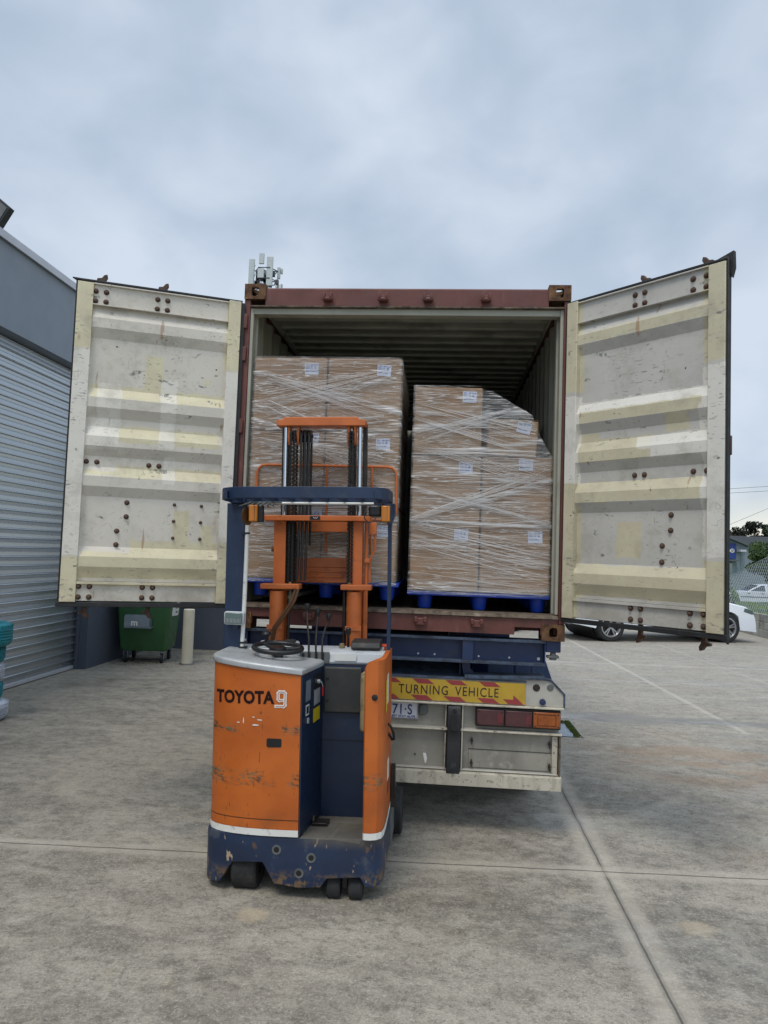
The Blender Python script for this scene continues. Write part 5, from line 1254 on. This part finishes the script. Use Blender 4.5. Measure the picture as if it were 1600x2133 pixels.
# console
mb=MB(); C=[(.43,1.246),(.425,1.262),(.445,1.315),(.47,1.328),(.64,1.335),(.66,1.32),(.66,1.246)]
mb.prism(C,-.50,.495,'x'); con=fp('console',mb,'dash',bev=.008)
mb=MB(); mb.prism([(.50,1.325),(.50,1.350),(.52,1.358),(.63,1.365),(.65,1.33)],-.36,-.10,'x'); gh=mb.build('gauge_hump','dash',con,bev=.012,seg=3)
for x in (-.295,-.222,-.15):
    T=Matrix.Translation((x,.572,1.361))@Matrix.Rotation(R(3),4,'X'); mb=MB(T); mb.lathe([(0,-.002),(.034,-.002),(.036,.004 if x<-.2 else .014),(.030,.006 if x<-.2 else .016),(0,.005 if x<-.2 else .015)],n=20); mb.build('gauge','darkpad',gh)
mb=MB(); mb.box((-.06,.417,1.252),(.13,.436,1.322)); sb=mb.build('lever_slot','legs',con,bev=.004)
mb=MB()
for x in (-.035,.002,.047,.087): mb.box((x-.008,.411,1.262),(x+.008,.4165,1.312))
mb.build('slot','black',sb)
mb=MB(); mb.prism([(.47,1.335),(.46,1.345),(.475,1.375),(.50,1.385),(.62,1.39),(.65,1.38),(.65,1.335)],.26,.445,'x'); mb.build('arm_pad','darkpad',con,bev=.012,seg=3)
mb=MB(); mb.lathe([(0,.0),(.008,0),(.008,.02),(.022,.022),(.022,.034),(0,.036)],(.475,.50,1.335),n=14); mb.build('stop_button','redbtn',con)
mb=MB(); mb.box((.16,.4185,1.27),(.30,.4235,1.315)); mb.box((.445,.4185,1.275),(.475,.4225,1.31)); mb.build('label_plate','wht',con)
mb=MB(); mb.lathe([(0,0),(.02,0),(.016,.025),(0,.03)],(.19,.56,1.335),n=12); mb.build('buzzer','tan',con)
# levers
for i,(bx_,tx,ty,tz) in enumerate(((.002,-.035,.52,1.583),(.047,.035,.52,1.553),(.087,.107,.52,1.522))):
    mb=MB(); mb.tube([(bx_,.41,1.275),(bx_,.40,1.33),(bx_-.004,.42,1.40),(bx_+(tx-bx_)*.5,.45,1.47),(tx,ty-.01,tz-.02)],.0065,8); lv_=fp('lever',mb,'steel')
    mb=MB(); mb.lathe([(0,-.022),(.010,-.020),(.013,0),(.019,.02),(.015,.034),(0,.038)],(tx,ty,tz),n=14); mb.build('knob','black',lv_)
mb=MB(); mb.cyl((.225,.60,1.335),(.225,.60,1.43),.008,n=8); lv_=fp('lever',mb,'black')
mb=MB(); mb.lathe([(0,-.03),(.014,-.025),(.017,.012),(.010,.02),(0,.022)],(.225,.60,1.44),n=12); mb.build('knob','black',lv_)
# steering wheel
T=Matrix.Translation((-.172,.30,1.358))@Matrix.Rotation(R(5),4,'X')@Matrix.Rotation(R(3),4,'Y')
mb=MB(T); mb.tube([(.148*math.cos(2*math.pi*k/36),.135*math.sin(2*math.pi*k/36),0) for k in range(36)],.015,10,closed=True)
mb.lathe([(0,-.03),(.045,-.028),(.055,-.012),(.048,.006),(0,.010)],n=24)
for a_ in (20,140,260): mb.tube([(.04*math.cos(R(a_)),.04*math.sin(R(a_)),-.010),(.10*math.cos(R(a_)),.09*math.sin(R(a_)),-.006),(.146*math.cos(R(a_)),.133*math.sin(R(a_)),0)],[.016,.011,.010],8)
sw=fp('steering_wheel',mb,'black',angle=60)
mb=MB(T); mb.cyl((-.10,.10,.0),(-.10,.10,.05),.009,n=10); mb.lathe([(0,.045),(.026,.05),(.030,.062),(.022,.075),(0,.078)],(-.10,.10,0),n=16); mb.build('steering_knob','black',sw)
mb=MB(); mb.cyl((-.172,.30,1.28),(-.172,.30,1.33),.035,n=14); mb.build('column','black',sw)
# drive wheel and castors
mb=MB(); mb.lathe([(.05,-.07),(.125,-.072),(.135,-.06),(.135,.06),(.125,.072),(.05,.07)],(-.29,.17,.118),'x',32,closed=True); dw=fp('drive_wheel',mb,'tyre')
mb=MB(); mb.cyl((-.35,.17,.118),(-.23,.17,.118),.052,n=16); mb.build('hub','steel',dw)
for x in (.232,.358):
    mb=MB(); mb.lathe([(.02,-.036),(.062,-.038),(.069,-.03),(.069,.03),(.062,.038),(.02,.036)],(x,.085,.055),'x',26,closed=True); cw=fp('castor_wheel',mb,'tyre')
    mb=MB(); mb.cyl((x-.037,.085,.055),(x+.037,.085,.055),.021,n=12); mb.build('hub','steel',cw)
mb=MB(); mb.box((.283,.06,.05),(.307,.12,.16)); mb.box((.19,.07,.135),(.40,.16,.165)); fp('castor_bracket',mb,'steel')
# straddle legs
for s_ in (-1,1):
    xo=.50*s_-.015
    mb=MB(); mb.prism([(.60,.085),(.60,.325),(.95,.335),(1.10,.33),(1.13,.30),(1.13,.16),(1.0,.10)],xo-.035,xo+.005*s_+.03,'x'); lg=fp('straddle_leg',mb,'legs',bev=.006)
    mb=MB(); mb.lathe([(.05,-.035),(.145,-.037),(.155,-.028),(.155,.028),(.145,.037),(.05,.035)],(xo+s_*.045 if s_>0 else xo-.055,1.02,.165),'x',30,closed=True); lw=mb.build('load_wheel','tyre',lg)
    mb=MB(); cx_=xo+s_*.045 if s_>0 else xo-.055; mb.cyl((cx_-.032,1.02,.165),(cx_+.032,1.02,.165),.052,n=14); mb.build('hub','legs',lw)
# guard
mb=MB(); gp=[(-.54,.46),(-.545,.36),(-.535,.26),(-.505,.18),(-.45,.125),(-.36,.09),(-.2,.075),(.0,.07),(.2,.075),(.38,.09),(.45,.11),(.49,.15),(.512,.22),(.517,.46)]
def barring(off,z): 
    out=[]
    for i,p in enumerate(gp):
        a=Vector(gp[max(i-1,0)]);c=Vector(gp[min(i+1,len(gp)-1)]); t_=(c-a).normalized(); n_=Vector((-t_.y,t_.x)); out.append((p[0]+n_.x*off,p[1]+n_.y*off,z))
    return out
A=[barring(o_,z_) for o_,z_ in ((0,2.266),(0,2.334),(.012,2.334),(.012,2.266))]
VV=[[mb.v(p) for p in a] for a in A]
for k in range(4):
    for i in range(len(gp)-1): mb.b.faces.new([VV[k][i],VV[k][i+1],VV[(k+1)%4][i+1],VV[(k+1)%4][i]])
mb.b.faces.new([VV[k][0] for k in range(4)]); mb.b.faces.new([VV[k][-1] for k in range(4)][::-1])
gd=fp('overhead_guard',mb,'blue',bev=.002)
for i in range(9):
    x=-.46+i*.112; mb=MB(); mb.box((x-.004,.10,2.266),(x+.004,.62,2.31)); mb.build('guard_slat','blue',gd)
mb=MB(); mb.box((-.54,.46,2.267),(.51,.50,2.30)); mb.box((-.54,.44,2.262),(-.44,.62,2.330)); mb.box((-.53,.60,2.262),(.50,.62,2.31)); mb.build('guard_frame','blue',gd,bev=.003)
mb=MB(); mb.tube([(-.36,.40,2.258),(.40,.40,2.258)],.008,8); mb.build('conduit','wht',gd)
mb=MB(); mb.box((-.565,.47,.32),(-.445,.52,2.262)); pl=fp('guard_pillar',mb,'blue',bev=.004)
mb=MB(); mb.box((.485,.48,1.30),(.508,.53,2.262)); mb.prism([(.470,2.26),(.47,2.19),(.485,2.13),(.509,2.13),(.532,2.20),(.532,2.262)],.44,.53,'y'); fp('guard_post',mb,'blue',bev=.002)
mb=MB(); mb.tube([(-.425,.46,2.16),(-.428,.46,1.9),(-.434,.46,1.6),(-.442,.46,1.34)],.0135,10); fp('conduit_pipe',mb,'wht')
mb=MB()
for z in (2.06,1.36,1.33): mb.box((-.46,.445,z),(-.41,.475,z+.012))
fp('pipe_clip',mb,'black')
# work lamp (rectangular headlight)
T=Matrix.Translation((-.487,.42,1.523))@Matrix.Rotation(R(1),4,'Y')
mb=MB(T); mb.prism([(-.064,-.036),(-.052,-.042),(.052,-.042),(.064,-.036),(.066,.034),(.054,.042),(-.054,.042),(-.066,.034)],-.005,.03,'y'); hl=fp('headlight',mb,'dash',bev=.006,seg=3)
mb=MB(T); mb.prism([(-.056,-.034),(.056,-.034),(.056,.034),(-.056,.034)],-.013,-.0085,'y'); mb.build('lens','lampglass',hl,bev=.004)
mb=MB(T); 
for i in range(11): mb.box((-.048+i*.009,-.0155,-.028),(-.0445+i*.009,-.0132,-.002))
mb.build('lens_rib','chrome',hl)
mb=MB(T); mb.box((-.02,.03,-.07),(.02,.05,.02)); mb.build('bracket','blue',hl)
# indicators
for (x0_,x1_,z0_,z1_,sx) in ((-.372,-.318,2.135,2.238,1),(.456,.510,2.140,2.238,0)):
    mb=MB(); mb.box((x0_,.285,z0_),(x1_,.31,z1_)); il=fp('indicator_lamp',mb,'amber',bev=.006)
    mb=MB(); mb.box((x0_-.002,.311,z0_-.002),(x1_+(.03 if sx else .002),.35,z1_+.002)); mb.build('housing','black',il,bev=.004)
    mb=MB(); mb.box((x0_+.036,.2835,z0_+.004),(x0_+.038,.2848,z1_-.004)); mb.build('lens_groove','hose',il)
mb=MB(Matrix.Translation((-.397,.33,2.17))@Matrix.Rotation(R(70),4,'Z')@Matrix.Rotation(R(90),4,'X')); mb.lathe([(0,-.012),(.04,-.010),(.056,0),(.058,.008),(0,.010)],n=24); mr=fp('round_mirror',mb,'hose')
mb=MB(); mb.tube([(-.45,.45,2.2),(-.42,.38,2.24),(-.40,.34,2.23)],.006,6); mb.build('mirror_stem','black',mr)
mb=MB(); mb.box((.375,.33,2.175),(.455,.42,2.245)); wl=fp('work_lamp',mb,'black',bev=.012)
mb=MB(); mb.tube([(.38,.33,2.235),(.355,.31,2.20),(.352,.30,2.16),(.375,.30,2.135),(.41,.30,2.14),(.425,.31,2.17)],.004,6); mb.build('cable','black',wl)
mb=MB()
for i in range(6):
    x=-.40+i*.03; mb.tube([(x,.33,2.25),(x+random.uniform(-.04,.04),.3,2.23),(x+.03,.32,2.255),(x+.06,.4,2.262)],.006,6)
fp('wiring_bundle',mb,'legs')
# ---------------------------------------------------------------- mast
YM=.90
for s_,x0_,x1_ in ((-1,-.354,-.268),(1,.189,.274)):
    mb=MB(); mb.box((x0_,YM,.30),(x1_,YM+.012,2.168)); mb.box((x0_ if s_<0 else x1_-.012,YM+.0125,.30),(x0_+.012 if s_<0 else x1_,YM+.10,2.168)); mb.box((x0_,YM+.10,.30),(x1_,YM+.112,2.168)); fp('mast_upright',mb,'orange2',bev=.003)
    xc=(x0_+x1_)/2
    mb=MB(); mb.lathe([(0,.28),(.052,.28),(.052,1.68),(0,1.68)],(xc+s_*-.002,YM-.05,0),n=24); lc=fp('lift_cylinder',mb,'orange2')
    mb=MB(); mb.cyl((xc-s_*.075,YM-.01,.3),(xc-s_*.075,YM-.01,1.68),.012,n=10); mb.build('return_pipe','steel',lc)
    mb=MB(); mb.box((x0_-.012,YM-.11,1.42),(x1_+.012,YM-.09,1.45)); mb.build('pipe_clamp','orange2',lc)
    # inner dark channel and chrome rod
    xi=(-.262,-.232) if s_<0 else (.150,.182)
    xr=-.286 if s_<0 else .247
    mb=MB(); xk=(-.352,-.322) if s_<0 else (.265,.300)
    mb.box((xi[0]-.03 if s_<0 else xi[1]+.01,YM+.03,1.70),(xi[1]-.03 if s_<0 else xi[1]+.035,YM+.09,2.86)); mb.box((xk[0]+.03 if s_<0 else xk[0]-.002,YM+.06,2.168),(xk[1]+.01 if s_<0 else xk[1]-.006,YM+.10,2.87)); fp('inner_channel',mb,'steel',bev=.002)
    mb=MB(); mb.cyl((xr,YM+.02,2.21),(xr,YM+.02,2.845),.0155,n=18); fp('chrome_rod',mb,'chrome')
# flanges
mb=MB(); mb.box((-.417,YM-.11,1.693),(-.145,YM-.002,1.730)); fp('cylinder_flange',mb,'orange2',bev=.006)
mb=MB(); mb.box((.140,YM-.11,1.693),(.350,YM-.002,1.730)); fp('cylinder_flange',mb,'orange2',bev=.006)
mb=MB(); mb.box((-.235,YM-.118,1.700),(-.165,YM-.111,1.722)); mb.cyl((-.18,YM-.125,1.712),(-.18,YM-.11,1.712),.008,n=8); fp('pipe_block',mb,'orange2')
mb=MB(); mb.prism([(-.425,YM-.02),(-.405,YM-.05),(.30,YM-.05),(.325,YM-.02),(.325,YM+.11),(-.425,YM+.11)],2.169,2.206,'z'); mp_=fp('mast_crosshead',mb,'orange2',bev=.004)
mb=MB(); mb.box((-.09,YM-.0525,2.176),(-.018,YM-.0505,2.202)); mb.build('badge','black',mp_)
mb=MB(); mb.tube([(-.065,YM-.054,2.194),(-.056,YM-.054,2.186),(-.050,YM-.054,2.190),(-.042,YM-.054,2.186),(-.034,YM-.054,2.195)],.0018,5); mb.build('badge_mark','wht',mp_)
mb=MB(); mb.prism([(-.345,2.842),(-.345,2.885),(-.300,2.888),(-.292,2.905),(.235,2.905),(.245,2.888),(.290,2.885),(.290,2.842)],YM-.03,YM+.10,'y'); tb=fp('top_crossbar',mb,'orange2',bev=.005)
for x in (-.262,-.196,.165,.212):
    mb=MB(); mb.prism([(YM+.0,2.842),(YM+.07,2.842),(YM+.055,2.72),(YM+.02,2.71),(YM+.0,2.76)],x-.009,x+.009,'x'); mb.build('sheave_lug','orange2',tb,bev=.003)
for (x,r_) in ((-.229,.045),(.189,.045),(-.168,.050),(-.140,.050),(-.112,.050)):
    mb=MB(); mb.lathe([(0,-.010),(r_,-.010),(r_*.82,0),(r_,.010),(0,.010)],(x,YM+.035,2.775),'x',24); fp('pulley',mb,'steel',tb)
mb=MB(); mb.cyl((-.27,YM+.035,2.775),(-.09,YM+.035,2.775),.009,n=10); mb.cyl((.15,YM+.035,2.775),(.22,YM+.035,2.775),.009,n=10); mb.build('pulley_pin','steel',tb)
# chains: two strands each of plates
for x in (-.229,.189):
    for yy in (YM-.01,YM+.08):
      mb=MB(); z=1.74
      while z<2.78:
            mb.box((x-.021,yy-.006,z),(x-.007,yy+.006,z+.021)); mb.box((x+.007,yy-.006,z),(x+.021,yy+.006,z+.021)); mb.box((x-.015,yy-.003,z+.021),(x+.015,yy+.003,z+.027))
            z+=.028
      fp('lift_chain',mb,'chain',smooth=False)
    mb=MB(); mb.cyl((x,YM-.01,1.60),(x,YM-.01,1.74),.010,n=8); mb.cyl((x,YM-.01,1.625),(x,YM-.01,1.645),.017,n=6); fp('chain_anchor',mb,'tan')
mb=MB()
for x in (-.168,-.140,-.112):
    mb.tube([(x,YM-.015,2.775),(x,YM-.015,2.4),(x-.006,YM-.015,2.0),(x-.012,YM-.012,1.75)],.0085,8); mb.tube([(x,YM+.085,2.775),(x,YM+.085,2.0)],.0085,8)
fp('hydraulic_hose',mb,'rubber')
mb=MB()
for d in (0,.020): mb.tube([(-.170+d,YM-.10,1.70),(-.19+d,YM-.12,1.62),(-.25+d,YM-.13,1.52),(-.315+d*.7,YM-.12,1.43),(-.335+d*.5,YM-.10,1.33),(-.34+d*.5,YM-.09,1.2)],.0095,8)
fp('hydraulic_hose',mb,'hose')
# pipework right of mast
mb=MB(); mb.tube([(.345,YM+.05,2.14),(.36,YM+.05,2.10),(.36,YM+.05,1.98),(.325,YM+.05,1.90),(.325,YM+.05,1.74)],.009,8); mb.tube([(.30,YM+.05,2.16),(.30,YM+.05,.9)],.013,8); mb.tube([(.29,YM+.03,1.68),(.29,YM+.03,.8)],.010,8); fp('hydraulic_pipe',mb,'orange2')
mb=MB(); mb.box((.32,YM+.03,2.08),(.37,YM+.06,2.165)); mb.box((.29,YM+.02,1.88),(.325,YM+.04,1.91)); fp('pipe_bracket',mb,'orange2',bev=.003)
mb=MB(); mb.cyl((-.37,YM+.02,1.97),(-.355,YM+.02,1.97),.022,n=12); fp('pivot_boss',mb,'rust')
# carriage, backrest and forks
mb=MB(); mb.box((-.26,1.12,2.10),(.20,1.15,2.18)); mb.box((-.30,1.13,2.10),(-.27,1.155,2.40)); fp('carriage_crossbar',mb,'orange2',bev=.004)
mb=MB(); mb.box((-.27,1.11,1.73),(.20,1.15,1.84)); mb.box((-.27,1.115,1.841),(.20,1.15,1.91)); mb.cyl((.165,1.10,1.915),(.165,1.15,1.915),.035,n=18); cg=fp('carriage',mb,'orange2',bev=.004)
mb=MB(); mb.tube([(-.16,1.10,1.77),(-.14,1.10,1.80),(-.11,1.10,1.815),(.10,1.10,1.81),(.14,1.10,1.79),(.15,1.10,1.77)],.006,6); mb.tube([(-.16,1.10,1.775),(.12,1.10,1.775)],.006,6); mb.tube([(-.08,1.10,1.815),(-.07,1.10,1.79),(-.09,1.10,1.755),(-.14,1.10,1.75)],.005,6); mb.tube([(-.03,1.10,1.775),(-.02,1.10,1.75),(-.08,1.10,1.745)],.005,6); mb.build('hydraulic_pipe','orange2',cg)
for s_ in (-1,1):
    mb=MB(); x=-.03+s_*.24; mb.box((x-.02,1.02,1.66),(x+.02,1.12,2.20)); mb.build('carriage_side','steel',cg)
BR=[(-.555,2.28),(-.555,2.54),(-.545,2.575),(-.52,2.598),(-.48,2.603),(.42,2.588),(.46,2.580),(.485,2.555),(.493,2.52),(.493,2.26),(.485,2.235),(.465,2.215)]
mb=MB(); mb.tube([(x,1.172,z) for x,z in BR],.0095,8); lb=fp('load_backrest',mb,'orange2')
mb=MB()
for x in (-.28,-.026,.31): mb.tube([(x,1.172,2.59),(x,1.172,1.95)],.0075,8)
mb.tube([(-.50,1.172,2.345),(.40,1.172,2.335)],.009,8); mb.tube([(-.555,1.172,2.28),(-.53,1.172,2.22),(-.50,1.172,2.20),(-.40,1.172,2.195),(.46,1.172,2.195)],.009,8); mb.build('backrest_bar','orange2',lb)
for x in (-.27,.20):
    mb=MB(); mb.box((x-.05,1.155,1.622),(x+.05,1.18,2.05)); mb.box((x-.05,1.181,1.622),(x+.05,2.25,1.65)); fp('fork_tine',mb,'legs',bev=.004)
